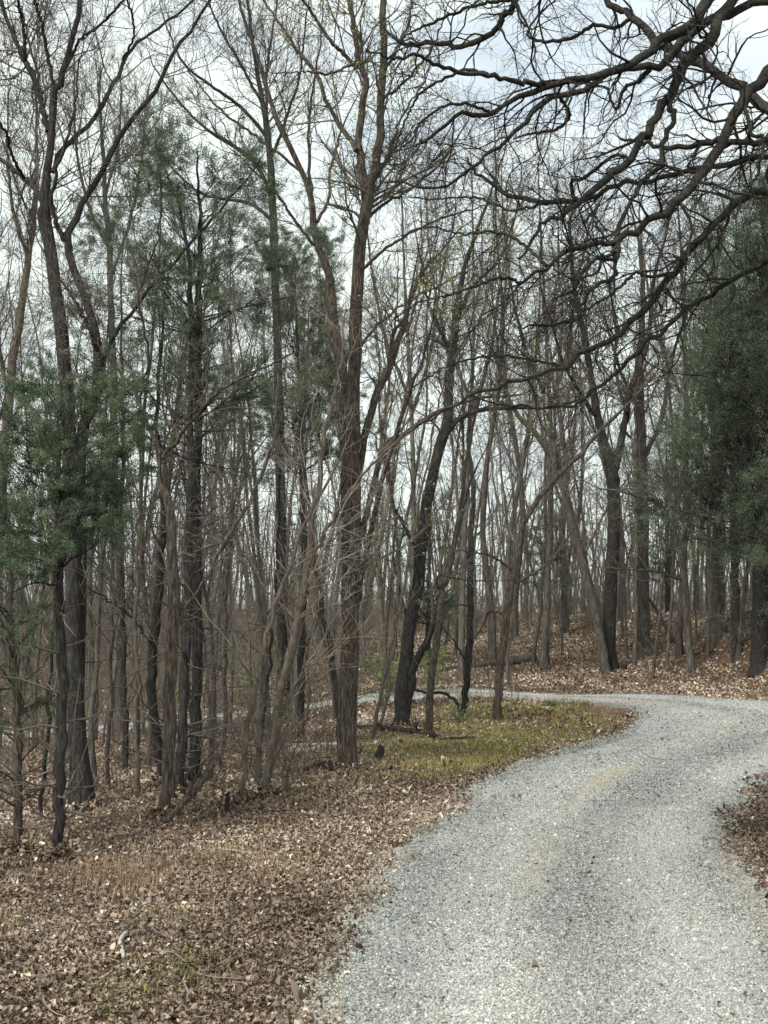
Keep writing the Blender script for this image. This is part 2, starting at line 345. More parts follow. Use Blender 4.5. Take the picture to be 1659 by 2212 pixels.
# dry leaves: 4 stations x 3 across
LU = np.array([-1, -0.4, 0.35, 1.0]); LW = np.array([0.25, 0.62, 0.6, 0.08])
def leaves(buf, x, y, size, lift=0.02, tone=None, tilt=0.55):
    n = len(x)
    u = LU[None, :, None] * np.ones((n, 1, 3)); v = LW[None, :, None] * np.array([-1, 0, 1.0])[None, None, :] * np.ones((n, 1, 1))
    v = v * (1 + 0.35 * rng.standard_normal((n, 4, 3))); u = u + 0.12 * rng.standard_normal((n, 4, 3))
    cu = (rng.standard_normal(n) * 0.45)[:, None, None]; cv = (rng.standard_normal(n) * 0.8 + 0.3)[:, None, None]
    w_ = cu * u * u + cv * v * v * 1.4 + 0.1 * rng.standard_normal((n, 4, 3))
    P = np.stack([u, v, w_], -1).reshape(n, 12, 3) * (size / 2)[:, None, None]
    a = rng.random(n) * 2 * np.pi; nx = nrm(np.stack([rng.standard_normal(n) * tilt, rng.standard_normal(n) * tilt, np.ones(n)], -1))
    t1 = nrm(np.cross(nx, np.stack([np.cos(a), np.sin(a), np.zeros(n)], -1))); t2 = np.cross(nx, t1)
    Wd = P[..., 0:1] * t1[:, None] + P[..., 1:2] * t2[:, None] + P[..., 2:3] * nx[:, None]
    Wd += np.stack([x, y, hgt(x, y) + lift * (0.4 + rng.random(n)) + .019 * (road_sd(x, y)[0] < 0)], -1)[:, None, :]
    f = []
    for r in range(3):
        for c in range(2): f.append((r * 3 + c, r * 3 + c + 1, (r + 1) * 3 + c + 1, (r + 1) * 3 + c))
    q = (np.arange(n)[:, None, None] * 12 + np.array(f)[None]).reshape(-1, 4)
    tn = np.clip(0.42 + 0.24 * rng.standard_normal(n), 0, 1) if tone is None else tone
    buf.add(Wd, q, None, np.repeat(tn, 12))
def pen_mask(x, y):
    """grassy tongue inside the bend: 1 in its middle"""
    sd_, _a = road_sd(x, y)
    gx = sst(-0.7, 1.4, x - 0.1 * (y - 20) + .25 * wob(x, y)) * sst(14.2, 18.0, y) * sst(29.6, 27.5, y)
    return gx * sst(0.05, 0.5, sd_)
b = Buf()
for y0, y1, de, s0, s1 in ((5.2, 9, 2100, .02, .045), (9, 14, 1250, .022, .048), (14, 22, 480, .035, .065), (22, 34, 130, .06, .09), (34, 62, 85, .07, .11)):
    x, y = uniform_view(de, y0, y1); sd_, _a = road_sd(x, y); g = pen_mask(x, y)
    keep = sst(-0.22, 0.18, sd_ + 0.13 * wob(x * 2.5, y * 2.5)) * (1 - 0.45 * g) + 0.004
    k = rng.random(len(x)) < keep; x, y = x[k], y[k]
    tn = 0.49 + 0.2 * rng.standard_normal(len(x)) + 0.13 * wob(x * 1.3, y * 1.3) + 0.08 * wob(x * 5, y * 5) + (0.1 if y0 > 30 else 0)
    pale = rng.random(len(x)) < 0.009; tn = np.where(pale, 0.93 + 0.07 * rng.random(len(x)), tn)
    leaves(b, x, y, (s0 + (s1 - s0) * rng.random(len(x)) ** 1.3) * np.where(rng.random(len(x)) < .03, 1.35, 1.0), 0.03 if y0 < 20 else 0.05, np.clip(tn, 0, 1))
# leaves drifted against the nearer trunks
for px, py, ww in ((748, 1665, 44), (180, 1755, 50), (357, 1772, 27), (384, 1725, 24), (410, 1712, 26), (573, 1725, 19), (523, 1740, 13), (349, 1700, 16), (122, 1862, 23), (37, 1845, 22), (865, 1572, 32), (925, 1597, 18)):
    g = hit(px, py); r_ = ww / 2 * g[1] / F; n = 260; a = rng.random(n) * 6.28; d_ = r_ * 1.05 + .16 * rng.random(n) ** 1.5
    x, y = g[0] + d_ * np.cos(a), g[1] + d_ * np.sin(a); leaves(b, x, y, .03 + .035 * rng.random(n), 0.09 * (1.3 - d_ / d_.max()) + .02, np.clip(.4 + .25 * rng.standard_normal(n), 0, 1), .9)
tag(b.build('leaf_litter', M['leaf'], smooth=False), 'brown fallen leaves blanketing the forest floor', 'leaf litter', kind='stuff')

# fallen twigs over the leaves
b = Buf()
for y0, y1, de in ((5.3, 14, 9), (14, 30, 4), (33, 55, 1.6)):
    x, y = uniform_view(de, y0, y1); sd_, _a = road_sd(x, y); k = sd_ > 0.05; x, y = x[k], y[k]; n = len(x); m = 6
    a = rng.random(n) * 6.28; L = .08 + .5 * rng.random(n) ** 2.5; P = np.zeros((n, m, 3)); d = np.stack([np.cos(a), np.sin(a), 0 * a], -1); P[:, 0, 0] = x; P[:, 0, 1] = y
    for j in range(1, m): d = nrm(d + .22 * rng.standard_normal((n, 3)) * np.array([1, 1, 0])); P[:, j] = P[:, j - 1] + d * (L / (m - 1))[:, None]
    P[..., 2] = hgt(P[..., 0], P[..., 1]) + .03 + .03 * rng.random((n, 1)) + .012 * rng.random((n, m)); tubes(b, P, (.0022 + .004 * rng.random(n))[:, None] * np.linspace(1, .5, m)[None] * (1 if y0 < 30 else 2), 5)
tag(b.build('fallen_twigs', M['twig_pale']), 'small broken twigs scattered over the fallen leaves', 'twigs', kind='stuff')
def blades(buf, x, y, hh, wd, lean=0.5, tone=None):
    n = len(x); a = rng.random(n) * 2 * np.pi; dx, dy = np.cos(a), np.sin(a)
    base = np.stack([x, y, hgt(x, y)], -1); side = np.stack([-dy, dx, 0 * dx], -1) * (wd / 2)[:, None]
    ln = lean * rng.random(n); mid = base + np.stack([dx * ln * hh * .4, dy * ln * hh * .4, hh * 0.6], -1)
    tip = base + np.stack([dx * ln * hh * 1.1, dy * ln * hh * 1.1, hh * (1 - 0.3 * ln)], -1)
    V = np.stack([base - side, base + side, mid + side * .7, mid - side * .7, tip], 1)
    i = np.arange(n)[:, None] * 5
    tn = rng.random(n) if tone is None else tone
    buf.add(V, i + np.array([[0, 1, 2, 3]]), i + np.array([[3, 2, 4]]), np.repeat(tn, 5))
b = Buf(); x, y = uniform_view(1900, 15.5, 29.8, 1.0); g = pen_mask(x, y) * (0.35 + 0.65 * sst(-0.5, 0.6, wob(x * 1.7, y * 1.7)))
k = rng.random(len(x)) < g * 0.9; x, y = x[k], y[k]
blades(b, x, y, 0.03 + 0.07 * rng.random(len(x)), np.full(len(x), .009), 1.0, np.clip(0.5 + 0.3 * rng.standard_normal(len(x)) + .2 * wob(x * 1.1, y), 0, 1))
# sparse tufts through the leaves
def tuft_pts(cs, per, rad):
    cs = np.array(cs); i = np.repeat(np.arange(len(cs)), per)
    return cs[i, 0] + rad * rng.standard_normal(len(i)), cs[i, 1] + rad * rng.standard_normal(len(i))
gc = [hit(*p)[:2] for p in ((345, 2085), (400, 2100), (380, 2120), (440, 2090), (230, 2150), (300, 2165), (285, 2185), (360, 1995), (310, 1990), (20, 1990), (60, 2010), (600, 1700), (640, 1720), (700, 1740), (560, 1745), (480, 1850), (770, 1700), (830, 1690), (900, 1680), (880, 1810), (820, 1860), (650, 1870))]
x, y = tuft_pts(gc, 85, 0.13); blades(b, x, y, 0.04 + 0.06 * rng.random(len(x)), np.full(len(x), .005), 1.0, 0.5 * rng.random(len(x)))
tag(b.build('grass', M['grass'], smooth=False), 'low yellow-green grass on the verge inside the bend', 'grass', kind='stuff')
b = Buf()
dc = [hit(*p)[:2] for p in ((200, 1890), (250, 1885), (290, 1900), (340, 1890), (400, 1875), (150, 1910), (450, 1855), (320, 1920), (520, 1860), (560, 1890), (620, 1900), (260, 1935))]
x, y = tuft_pts(dc, 130, 0.2); blades(b, x, y, 0.06 + 0.12 * rng.random(len(x)), np.full(len(x), .005), 0.9)
x, y = uniform_view(16, 8, 30); sd_, _a = road_sd(x, y); k = sd_ > 0.15; blades(b, x[k], y[k], 0.08 + 0.16 * rng.random(k.sum()), np.full(k.sum(), .006), 0.8)
x, y = uniform_view(260, 24, 31, 1.0); sd_, _a = road_sd(x, y); k = (sd_ > 0.05) & (sd_ < 0.7) & (x > -1) & (y < 30); blades(b, x[k], y[k], 0.1 + 0.22 * rng.random(k.sum()), np.full(k.sum(), .007), 0.6)
tag(b.build('dry_grass', M['dry_grass'], smooth=False), 'thin tan dead grass standing among the fallen leaves', 'dry grass', kind='stuff')

# ------------------------------------------------------------------ trees
def empty(name, loc, label=None, cat=None, group=None):
    o = bpy.data.objects.new(name, None); C.objects.link(o); o.location = tuple(loc); o.empty_display_size = 0.2
    return tag(o, label, cat, group)
def trace(pts, Y0, Y1, n, gn=0.0, extend=0.0, tail=False):
    """pixel polyline (x, y, width) -> centre line and radii between two depths"""
    p = np.array([q if len(q) == 3 else (*q, np.nan) for q in pts], float)
    wv = p[:, 2]; ok = ~np.isnan(wv); p[:, 2] = np.interp(np.arange(len(p)), np.where(ok)[0], wv[ok])
    s = smooth_line(p, n); t = np.linspace(0, 1, n); Yv = Y0 + (Y1 - Y0) * t
    P = np.array([at(a[0], a[1], yy) for a, yy in zip(s, Yv)]); R = np.maximum(s[:, 2], 0.8) / 2 * Yv / F
    if not extend and tail and R[-1] > .006: extend = min(1.8, 60 * R[-1])
    if extend:
        d = P[-1] - P[-4]; d = d / np.linalg.norm(d); k = max(3, int(n * 0.3)); ex = [P[-1]]
        for j in range(k):
            d = d + 0.08 * rng.standard_normal(3) + np.array([0, 0, .03]); d /= np.linalg.norm(d); ex.append(ex[-1] + d * extend / k)
        P = np.vstack([P, ex[1:]]); R = np.concatenate([R, R[-1] * np.linspace(0.95, 0.2, k)])
    if gn:
        g = rng.standard_normal(P.shape) * gn; g[0] = 0; g[-1] *= .3; sp = np.linalg.norm(P[-1] - P[0]) / len(P); P = P + g * min(1.0, .22 * sp / gn)
    return P, R
def resamp(P, R, n):
    u = np.linspace(0, len(P) - 1, n); i = np.minimum(u.astype(int), len(P) - 2); t = u - i
    return P[i] * (1 - t[:, None]) + P[i + 1] * t[:, None], R[i] * (1 - t) + R[i + 1] * t
def flare(P, R, f=0.45, h=0.5):
    z = P[:, 2] - P[0, 2]; return R * (1 + f * np.exp(-z / h * 2.2))
def bud_cards(buf, P, n, size, tone=None, jit=0.02):
    """small leaves at random points on twig lines"""
    if len(P) == 0 or n <= 0: return
    i = rng.integers(0, len(P), n); t = rng.random(n) * (P.shape[1] - 1.01) * 0.6 + 0.4 * (P.shape[1] - 1.01); j = t.astype(int); t = (t - j)[:, None]
    c = P[i, j] * (1 - t) + P[i, j + 1] * t + jit * rng.standard_normal((n, 3)); a = nrm(rng.standard_normal((n, 3))); bb = nrm(np.cross(a, rng.standard_normal((n, 3))))
    s = (size * (0.6 + 0.8 * rng.random(n)))[:, None]; V = np.stack([c - a * s, c + bb * s * .4, c + a * s, c - bb * s * .4], 1)
    buf.add(V, (np.arange(n)[:, None] * 4 + np.arange(4)[None]), None, np.repeat(rng.random(n) if tone is None else tone, 4))
def bare_tree(name, label, trunk, limbs, cat='tree', group=None, bark='bark', twig='twig', Y=None, dY=0.0, dens=1.0, ext=2.2,
              gn=0.012, wig=0.16, up=0.05, L=1.0, rmin=0.0028, sides=14, crown_s0=0.3, buds=0, fl=0.4, trunk_twigs=0.5, limbext=True, extra_limbs=3.0, sink=0.3, bud_mat='bud', bud_size=0.024, ends=True):
    b0 = trunk[0]; base = hit(b0[0], b0[1])
    if Y is None: Y = base[1]
    root_z = hz(*at(b0[0], b0[1], Y)[:2])
    P, R = trace(trunk, Y, Y + dY, 34, gn, ext if trunk[-1][1] < 8 else 0, True)
    P[:, 2] += 0
    P = np.vstack([[P[0] - np.array([0, 0, max(0.0, P[0, 2] - root_z) + sink])], P]); R = np.concatenate([[R[0] * 1.05], R]); R = flare(P, R, fl)
    e = empty(name, (P[0, 0], P[0, 1], root_z), label, cat, group); off = np.array(e.location)
    zz = P[:, 2] - P[1, 2]; tb = Buf(); tubes(tb, (P - off)[None], R[None], sides, rough=0.04, lobe=0.38 * np.exp(-np.maximum(zz, 0) / .16) + .03); tb.build('trunk', M[bark], e)
    mains = [(P, R)]
    for lm in limbs:
        d1, pts = lm[0], lm[1]; d0 = lm[2] if len(lm) > 2 else 0.0
        # start depth: that of the trunk at the same height
        s0 = at(pts[0][0], pts[0][1], Y)[2]; j = int(np.argmin(np.abs(P[:, 2] - s0))); Ys = P[j, 1] if not d0 else Y + d0
        LP, LR = trace(pts, Ys, Ys + d1, 26, gn * 0.8, ext if (pts[-1][1] < 8 and limbext) else 0.0, True)
        lb = Buf(); tubes(lb, (LP - off)[None], LR[None], 9, rough=0.04); lb.build('limb', M[bark], e); mains.append((LP, LR))
    A = [resamp(p, r, 24) for p, r in mains]; AP = np.array([a[0] for a in A]); AR = np.array([a[1] for a in A])
    cb = Buf()
    tz = sst(0, 1, np.array([1.0]))
    t_P, t_R = AP[:1], AR[:1]; l_P, l_R = AP[1:], AR[1:]
    B1, r1 = grow(t_P, t_R, extra_limbs * dens, crown_s0, 0.98, 48, 12, 1.0 * L, 2.3 * L, 0.28, 9, wig, up, rmin, rmax=.05)
    B1b, r1b = grow(l_P, l_R, 3.0 * dens, 0.12, 1.0, 45, 12, 0.7 * L, 1.8 * L, 0.4, 9, wig, up, rmin, rmax=.05)
    B1 = np.concatenate([B1, B1b]); r1 = np.concatenate([r1, r1b])
    B2, r2 = grow(B1, r1, 5.5 * dens, 0.12, 1.0, 42, 12, 0.4 * L, 1.0 * L, 0.6, 6, wig, up, rmin, rmax=.02)
    B3, r3 = grow(B2, r2, 9 * dens, 0.1, 1.0, 42, 14, 0.14 * L, 0.45 * L, 0.65, 4, wig, up, rmin, rmax=.01)
    tw, rt = grow(t_P, t_R, trunk_twigs * 3, 0.05, crown_s0 + .2, 65, 15, 0.3 * L, 1.1 * L, 0.12, 6, wig, 0.02, rmin, rmax=.008)
    tw2, rt2 = grow(tw, rt, 5, 0.2, 1.0, 45, 14, 0.15 * L, 0.4 * L, 0.7, 4, wig, 0.02, rmin)
    tubes(cb, B1 - off, r1, 5); tubes(cb, B2 - off, r2, 4); tubes(cb, B3 - off, r3, 3); tubes(cb, tw - off, rt, 4); tubes(cb, tw2 - off, rt2, 3)
    if cb.n: cb.build('crown', M[twig], e)
    if buds:
        bb = Buf(); bud_cards(bb, B3 - off, buds, bud_size)
        if bb.n: bb.build('young_leaves', M[bud_mat], e)
    return e
def cedar(name, label, trunk, cat='cedar tree', group=None, Y=None, live=(0.45, 1.0), rad=1.4, nb=12.0, spray=60000, dead=True, bark='bark_dark',
          size=0.028, up=-0.01, tipw=0.35, rmin=0.0028, sub=None, extra=(), conical=True, dens=1.0, deadlen=1.2, clump=1.0, tip_round=0.35):
    b0 = trunk[0]; base = hit(b0[0], b0[1])
    if Y is None: Y = base[1]
    P, R = trace(trunk, Y, Y, 34, 0.012, 0); root_z = hz(P[0, 0], P[0, 1])
    P = np.vstack([[P[0] - np.array([0, 0, max(0, P[0, 2] - root_z) + 0.25])], P]); R = np.concatenate([[R[0] * 1.1], R]); R = flare(P, R, 0.3, .3)
    e = empty(name, (P[0, 0], P[0, 1], root_z), label, cat, group); off = np.array(e.location)
    tb = Buf(); tubes(tb, (P - off)[None], R[None], 12, rough=0.07); tb.build('trunk', M[bark], e)
    Q = resamp(P, R, 30); TP, TR = Q[0][None], Q[1][None]
    db = Buf()
    if dead:
        D1, d1 = grow(TP, TR, 9 * dens, 0.05, live[0] + .1, 78, 12, 0.35 * deadlen, deadlen, 0.28, 8, 0.16, 0.03, rmin, rmax=.012, taper_len=0.0)
        D2, d2 = grow(D1, d1, 4.5, 0.15, 1.0, 50, 14, 0.12, 0.5 * deadlen, 0.7, 5, 0.18, 0.0, rmin); D3, d3 = grow(D2, d2, 5, 0.15, 1.0, 45, 14, 0.08, 0.25, 0.7, 3, 0.2, 0, rmin)
        tubes(db, D1 - off, d1, 5); tubes(db, D2 - off, d2, 3); tubes(db, D3 - off, d3, 3)
        if db.n: db.build('dead_branches', M['twig'], e)
    B1, r1 = grow(TP, TR, nb * 1.7, live[0], live[1], 62, 12, rad * .55, rad * 1.15, 0.3, 9, 0.12, 0.035 + up, rmin, rmax=.03, taper_len=1 - tip_round if conical else 0.2)
    B2, r2 = grow(B1, r1, 9, 0.12, 1.0, 44, 14, 0.15, rad * 0.45, 0.6, 6, 0.14, up, rmin, taper_len=.4)
    B3, r3 = grow(B2, r2, 12, 0.1, 1.0, 42, 14, 0.08, rad * 0.14 + 0.08, 0.6, 4, 0.16, up, rmin)
    bbk = Buf(); tubes(bbk, B1 - off, r1, 5); tubes(bbk, B2 - off, r2, 3); bbk.build('branches', M[bark], e)
    fb = Buf(); n = int(spray * 3.3); size *= .52
    if len(B3):
        # keep some shoots bare so light comes through in clumps
        tone3 = np.clip(0.42 + 0.25 * rng.standard_normal(len(B3)), 0, 1)
        cl = wob(B3[:, 0, 0] * 4 / clump, B3[:, 0, 2] * 4 / clump + B3[:, 0, 1] * 3 / clump); okk = np.where(cl > -0.75)[0]
        i = okk[rng.integers(0, len(okk), n)]; t = rng.random(n) * 2.99; j = t.astype(int); t = (t - j)[:, None]
        c = B3[i, j] * (1 - t) + B3[i, j + 1] * t; d = nrm(B3[i, -1] - B3[i, 0]); a = nrm(d + 0.6 * rng.standard_normal((n, 3))); c = c + 1.1 * size * rng.standard_normal((n, 3))
        bb = nrm(np.cross(a, rng.standard_normal((n, 3)))); s = (size * (0.5 + rng.random(n)))[:, None]
        V = np.stack([c, c + a * s * .5 + bb * s * tipw * .5, c + a * s * 1.2, c + a * s * .5 - bb * s * tipw * .5], 1) - off
        tn = np.clip(tone3[i] + 0.15 * rng.standard_normal(n), 0, 1); fb.add(V, (np.arange(n)[:, None] * 4 + np.arange(4)[None]), None, np.repeat(tn, 4))
        fb.build('foliage', M['cedar'], e)
    return e
exec_trees = []
# --- the traced trees ---------------------------------------------------------------------
bare_tree('oak_sapling' if False else 'bare_tree', 'tall furrowed brown tree at the verge, centre of the photograph, forking high up',
    [(748, 1665, 44), (752, 1500, 40), (757, 1300, 37), (762, 1150, 36), (760, 1040, 36), (766, 900, 28), (768, 750, 28), (773, 600, 27), (783, 500, 26), (795, 420, 26),
     (806, 380, 20), (820, 300, 18), (826, 200, 17), (828, 100, 16), (830, 0, 14)],
    [(0.3, [(790, 430, 22), (777, 330, 18), (780, 240, 16), (792, 175, 15), (775, 135, 13), (768, 80, 12), (755, 0, 11)]),
     (-0.3, [(770, 150, 9), (742, 115, 9), (715, 90, 8), (690, 55, 7), (672, 25, 7), (655, 0, 6)], 0.2),
     (0.8, [(770, 325, 12), (745, 285, 10), (720, 250, 10), (680, 155, 9), (645, 115, 8), (610, 60, 6), (570, 0, 5)]),
     (-0.5, [(775, 130, 7), (735, 150, 6), (700, 160, 6), (665, 155, 4), (635, 155, 3)]),
     (0.9, [(768, 1050, 20), (785, 960, 18), (812, 860, 16), (850, 770, 14), (875, 690, 13), (888, 640, 11), (905, 600, 9), (940, 560, 6)]),
     (0.5, [(782, 1160, 14), (805, 1060, 13), (832, 968, 14), (862, 943, 13), (915, 910, 11), (975, 878, 9), (1045, 858, 6), (1100, 855, 4)]),
     (-1.0, [(765, 1345, 11), (780, 1253, 13), (800, 1158, 12), (822, 1050, 11), (850, 950, 10), (880, 860, 9), (909, 788, 7), (925, 730, 5)]),
     (-0.6, [(812, 865, 9), (835, 800, 9), (850, 720, 8), (875, 685, 7), (885, 640, 5)]),
     (0.6, [(828, 150, 9), (850, 120, 7), (880, 60, 6), (890, 0, 5)]),
     (0.6, [(806, 395, 9), (840, 330, 7), (865, 260, 5), (900, 200, 4)]), (1.0, [(786, 480, 8), (830, 440, 7), (900, 400, 6), (960, 340, 5), (1010, 260, 3)]), (-.8, [(776, 590, 8), (830, 540, 7), (890, 500, 6), (960, 470, 5), (1030, 450, 3)]),
     (-.6, [(826, 215, 7), (870, 180, 6), (930, 110, 5), (960, 40, 3)]), (.8, [(770, 760, 7), (830, 690, 6), (900, 640, 5), (980, 600, 4), (1050, 540, 3)])], buds=3600, dens=1.0, fl=0.3, sides=24, crown_s0=0.42)
bare_tree('bare_tree', 'grey-brown tree rising from behind the central furrowed tree and leaning left',
    [(742, 1000, 30), (740, 900, 28), (735, 800, 25), (728, 730, 24), (715, 670, 22), (705, 575, 18), (685, 525, 16), (675, 475, 15), (670, 415, 13), (650, 370, 12), (600, 260, 11), (575, 180, 9), (555, 115, 8), (530, 45, 7), (515, 0, 6)] if False else
    [(745, 1640, 22), (750, 1300, 22), (746, 1000, 25), (740, 900, 27), (735, 800, 25), (728, 730, 24), (715, 670, 22), (705, 575, 18), (685, 525, 16), (675, 475, 15), (670, 415, 13), (650, 370, 12), (600, 260, 11), (575, 180, 9), (555, 115, 8), (530, 45, 7), (515, 0, 6)],
    [(0.6, [(685, 480, 8), (710, 430, 7), (712, 370, 6), (735, 290, 5)]), (-.6, [(690, 540, 8), (640, 480, 7), (600, 420, 5), (560, 380, 4)]),
     (.5, [(672, 420, 8), (668, 320, 7), (672, 220, 6), (690, 100, 4), (700, 0, 3)]), (-.6, [(650, 370, 7), (560, 300, 6), (480, 240, 5), (420, 170, 3)])], Y=17.4, crown_s0=0.5, dens=0.9)
bare_tree('bare_tree', 'massive dark tree at the left whose upper limbs fan across the sky',
    [(180, 1755, 50), (170, 1600, 40), (162, 1450, 36), (158, 1250, 34), (154, 1050, 33), (148, 900, 31), (138, 770, 29), (125, 650, 28), (110, 550, 27), (98, 475, 30), (97, 430, 26), (103, 375, 18), (108, 280, 16), (117, 200, 17), (135, 165, 13), (155, 80, 12), (172, 0, 10)],
    [(0.6, [(104, 285, 13), (90, 225, 13), (72, 165, 12), (55, 130, 12), (30, 85, 10), (0, 0, 9)]), (-0.5, [(55, 132, 8), (50, 50, 7), (37, 0, 6)]),
     (-0.4, [(117, 195, 8), (100, 100, 8), (88, 40, 7), (75, 0, 7)]), (0.9, [(95, 440, 15), (75, 405, 13), (55, 385, 12), (0, 345, 9), (-40, 330, 8)]),
     (-0.9, [(52, 385, 7), (30, 345, 7), (12, 285, 6), (0, 270, 5)]),
     (0.8, [(112, 372, 11), (135, 325, 11), (155, 305, 11), (215, 240, 10), (250, 170, 9), (280, 110, 8), (320, 75, 6), (380, 35, 6), (420, 0, 5)]),
     (-0.5, [(265, 130, 6), (290, 80, 5), (285, 30, 5), (275, 0, 4)]), (-0.6, [(140, 150, 7), (175, 85, 6), (215, 55, 6), (265, 0, 5)]),
     (0.4, [(105, 300, 7), (85, 180, 6), (60, 80, 5), (40, 0, 4)])], dens=.95, crown_s0=0.5, fl=0.25, bark='bark_dark', twig='twig', L=1.1)
bare_tree('bare_tree', 'crooked dark stem beside the massive left tree, bulging right at mid height',
    [(168, 1745, 30), (172, 1500, 28), (174, 1200, 27), (176, 1000, 26), (188, 900, 25), (205, 840, 23), (215, 790, 24), (212, 755, 20), (200, 700, 18), (168, 600, 17), (148, 530, 18), (165, 465, 14), (200, 400, 13), (235, 350, 12), (280, 265, 11), (350, 175, 9), (375, 115, 8), (415, 60, 7), (460, 0, 6)],
    [(-0.5, [(148, 530, 12), (125, 490, 11), (112, 440, 10), (118, 380, 8), (150, 290, 7), (165, 200, 5)]), (0.7, [(205, 820, 10), (240, 740, 9), (310, 640, 8), (380, 560, 7), (460, 470, 6), (520, 400, 4)]),
     (-0.5, [(212, 760, 9), (180, 680, 7), (130, 600, 5)])], Y=13.9, bark='bark_dark', dens=1.0, crown_s0=0.5, fl=0.3)
bare_tree('bare_tree', 'tree with smooth tan trunk standing in front of the twin dark cedar trunks, forking low',
    [(357, 1772, 27), (362, 1650, 27), (368, 1500, 27), (374, 1350, 25), (370, 1200, 23), (362, 1080, 19), (346, 998, 15), (325, 930, 9), (300, 873, 8), (280, 823, 7), (240, 783, 5), (215, 740, 3)],
    [(-.7, [(346, 998, 10), (400, 928, 9), (435, 888, 8), (480, 840, 6), (560, 800, 5), (600, 780, 4)]), (.5, [(374, 1340, 7), (440, 1260, 9), (480, 1180, 9), (540, 1080, 8), (590, 960, 7), (600, 850, 5)]),
     (-.9, [(300, 873, 6), (320, 760, 6), (300, 640, 5), (340, 520, 4), (350, 420, 3)]), (-.5, [(435, 888, 6), (450, 760, 5), (430, 640, 4), (460, 540, 3)])],
    bark='bark', twig='twig', dens=1.15, crown_s0=0.35, trunk_twigs=1.0, fl=0.25)
bare_tree('bare_tree', 'dark bent trunk bowing left just behind the tan trunk',
    [(349, 1700, 16), (345, 1640, 19), (338, 1570, 19), (326, 1480, 20), (332, 1390, 20), (345, 1290, 18), (350, 1200, 15), (352, 1080, 12), (340, 900, 9), (350, 700, 6)],
    [(-.6, [(333, 1400, 6), (290, 1340, 5), (240, 1300, 4), (190, 1270, 3)])], bark='bark_dark', crown_s0=0.3)
bare_tree('bare_tree', 'leaning grey-brown tree standing alone left of the central furrowed tree, tilted to the right',
    [(573, 1725, 19), (581, 1660, 18), (592, 1590, 18), (602, 1520, 18), (620, 1440, 17), (645, 1330, 17), (660, 1250, 17), (672, 1150, 14), (690, 1050, 11), (700, 940, 9), (730, 820, 6)],
    [(-.5, [(602, 1560, 6), (630, 1500, 5), (655, 1450, 5), (670, 1380, 3)]), (.4, [(643, 1340, 6), (600, 1300, 5), (560, 1250, 5), (520, 1160, 4)]),
     (-.5, [(660, 1230, 8), (720, 1120, 8), (790, 1020, 6), (870, 940, 4)])], bark='bark_pale', twig='twig_pale', crown_s0=0.3, trunk_twigs=0.8)
bare_tree('bare_tree', 'slim pale pole-like tree leaning right, just left of the leaning grey-brown tree',
    [(523, 1740, 13), (527, 1680, 13), (531, 1600, 12), (543, 1520, 12), (563, 1440, 11), (590, 1330, 10), (620, 1230, 9), (660, 1130, 7), (700, 1050, 6), (750, 960, 4)],
    [(.5, [(590, 1330, 5), (640, 1290, 4), (690, 1260, 3)])], bark='bark_pale', twig='twig_pale', crown_s0=0.3, trunk_twigs=1.0)
bare_tree('bare_tree', 'black twin-stemmed tree right of the central tree, slanting up to the right',
    [(865, 1572, 32), (868, 1500, 30), (877, 1430, 29), (888, 1330, 28), (902, 1250, 27), (910, 1180, 26), (922, 1083, 24), (943, 990, 23), (962, 930, 24), (968, 870, 20), (975, 780, 20), (985, 690, 17), (990, 640, 13), (1010, 560, 10), (1040, 470, 7)],
    [(-.3, [(873, 1560, 22), (888, 1480, 20), (893, 1440, 18), (915, 1400, 15), (938, 1350, 13), (952, 1300, 11), (962, 1240, 9), (990, 1150, 7), (1010, 1060, 5)]),
     (.7, [(968, 925, 14), (1000, 900, 12), (1045, 885, 10), (1110, 880, 8), (1190, 880, 6), (1260, 860, 4)]),
     (.5, [(905, 1200, 9), (870, 1130, 8), (850, 1090, 7), (838, 1000, 5)]), (-.5, [(975, 780, 8), (955, 720, 7), (925, 650, 6), (910, 560, 4)]),
     (.6, [(985, 700, 9), (1020, 620, 8), (1080, 560, 6), (1110, 470, 4)]), (.4, [(945, 1385, 7), (950, 1425, 0.1)] if False else [(893, 1400, 6), (870, 1300, 5), (850, 1200, 4), (860, 1100, 3)])],
    bark='bark_dark', dens=1.05, crown_s0=0.4, fl=0.35, buds=2600)
bare_tree('bare_tree', 'slender crooked tree at the right foot of the fallen log, bending around itself halfway up',
    [(925, 1597, 18), (929, 1520, 17), (934, 1450, 16), (944, 1380, 16), (953, 1310, 15), (958, 1270, 13), (970, 1230, 13), (985, 1160, 11), (1000, 1050, 9), (1020, 930, 7), (1050, 800, 5)],
    [(-.4, [(958, 1280, 6), (945, 1262, 5), (952, 1240, 5), (985, 1250, 4), (1040, 1255, 3)])], bark='bark', crown_s0=0.35)
bare_tree('bare_tree', 'dark straight tree rooted in the green clump near the tip of the grassy verge',
    [(1000, 1553, 14), (1006, 1480, 15), (1012, 1420, 16), (1016, 1330, 15), (1015, 1240, 14), (1018, 1150, 12), (1022, 1050, 10), (1012, 950, 8), (1020, 800, 5)],
    [(-.4, [(1012, 1440, 5), (990, 1400, 4), (970, 1370, 3)])], bark='bark_dark', crown_s0=0.3)
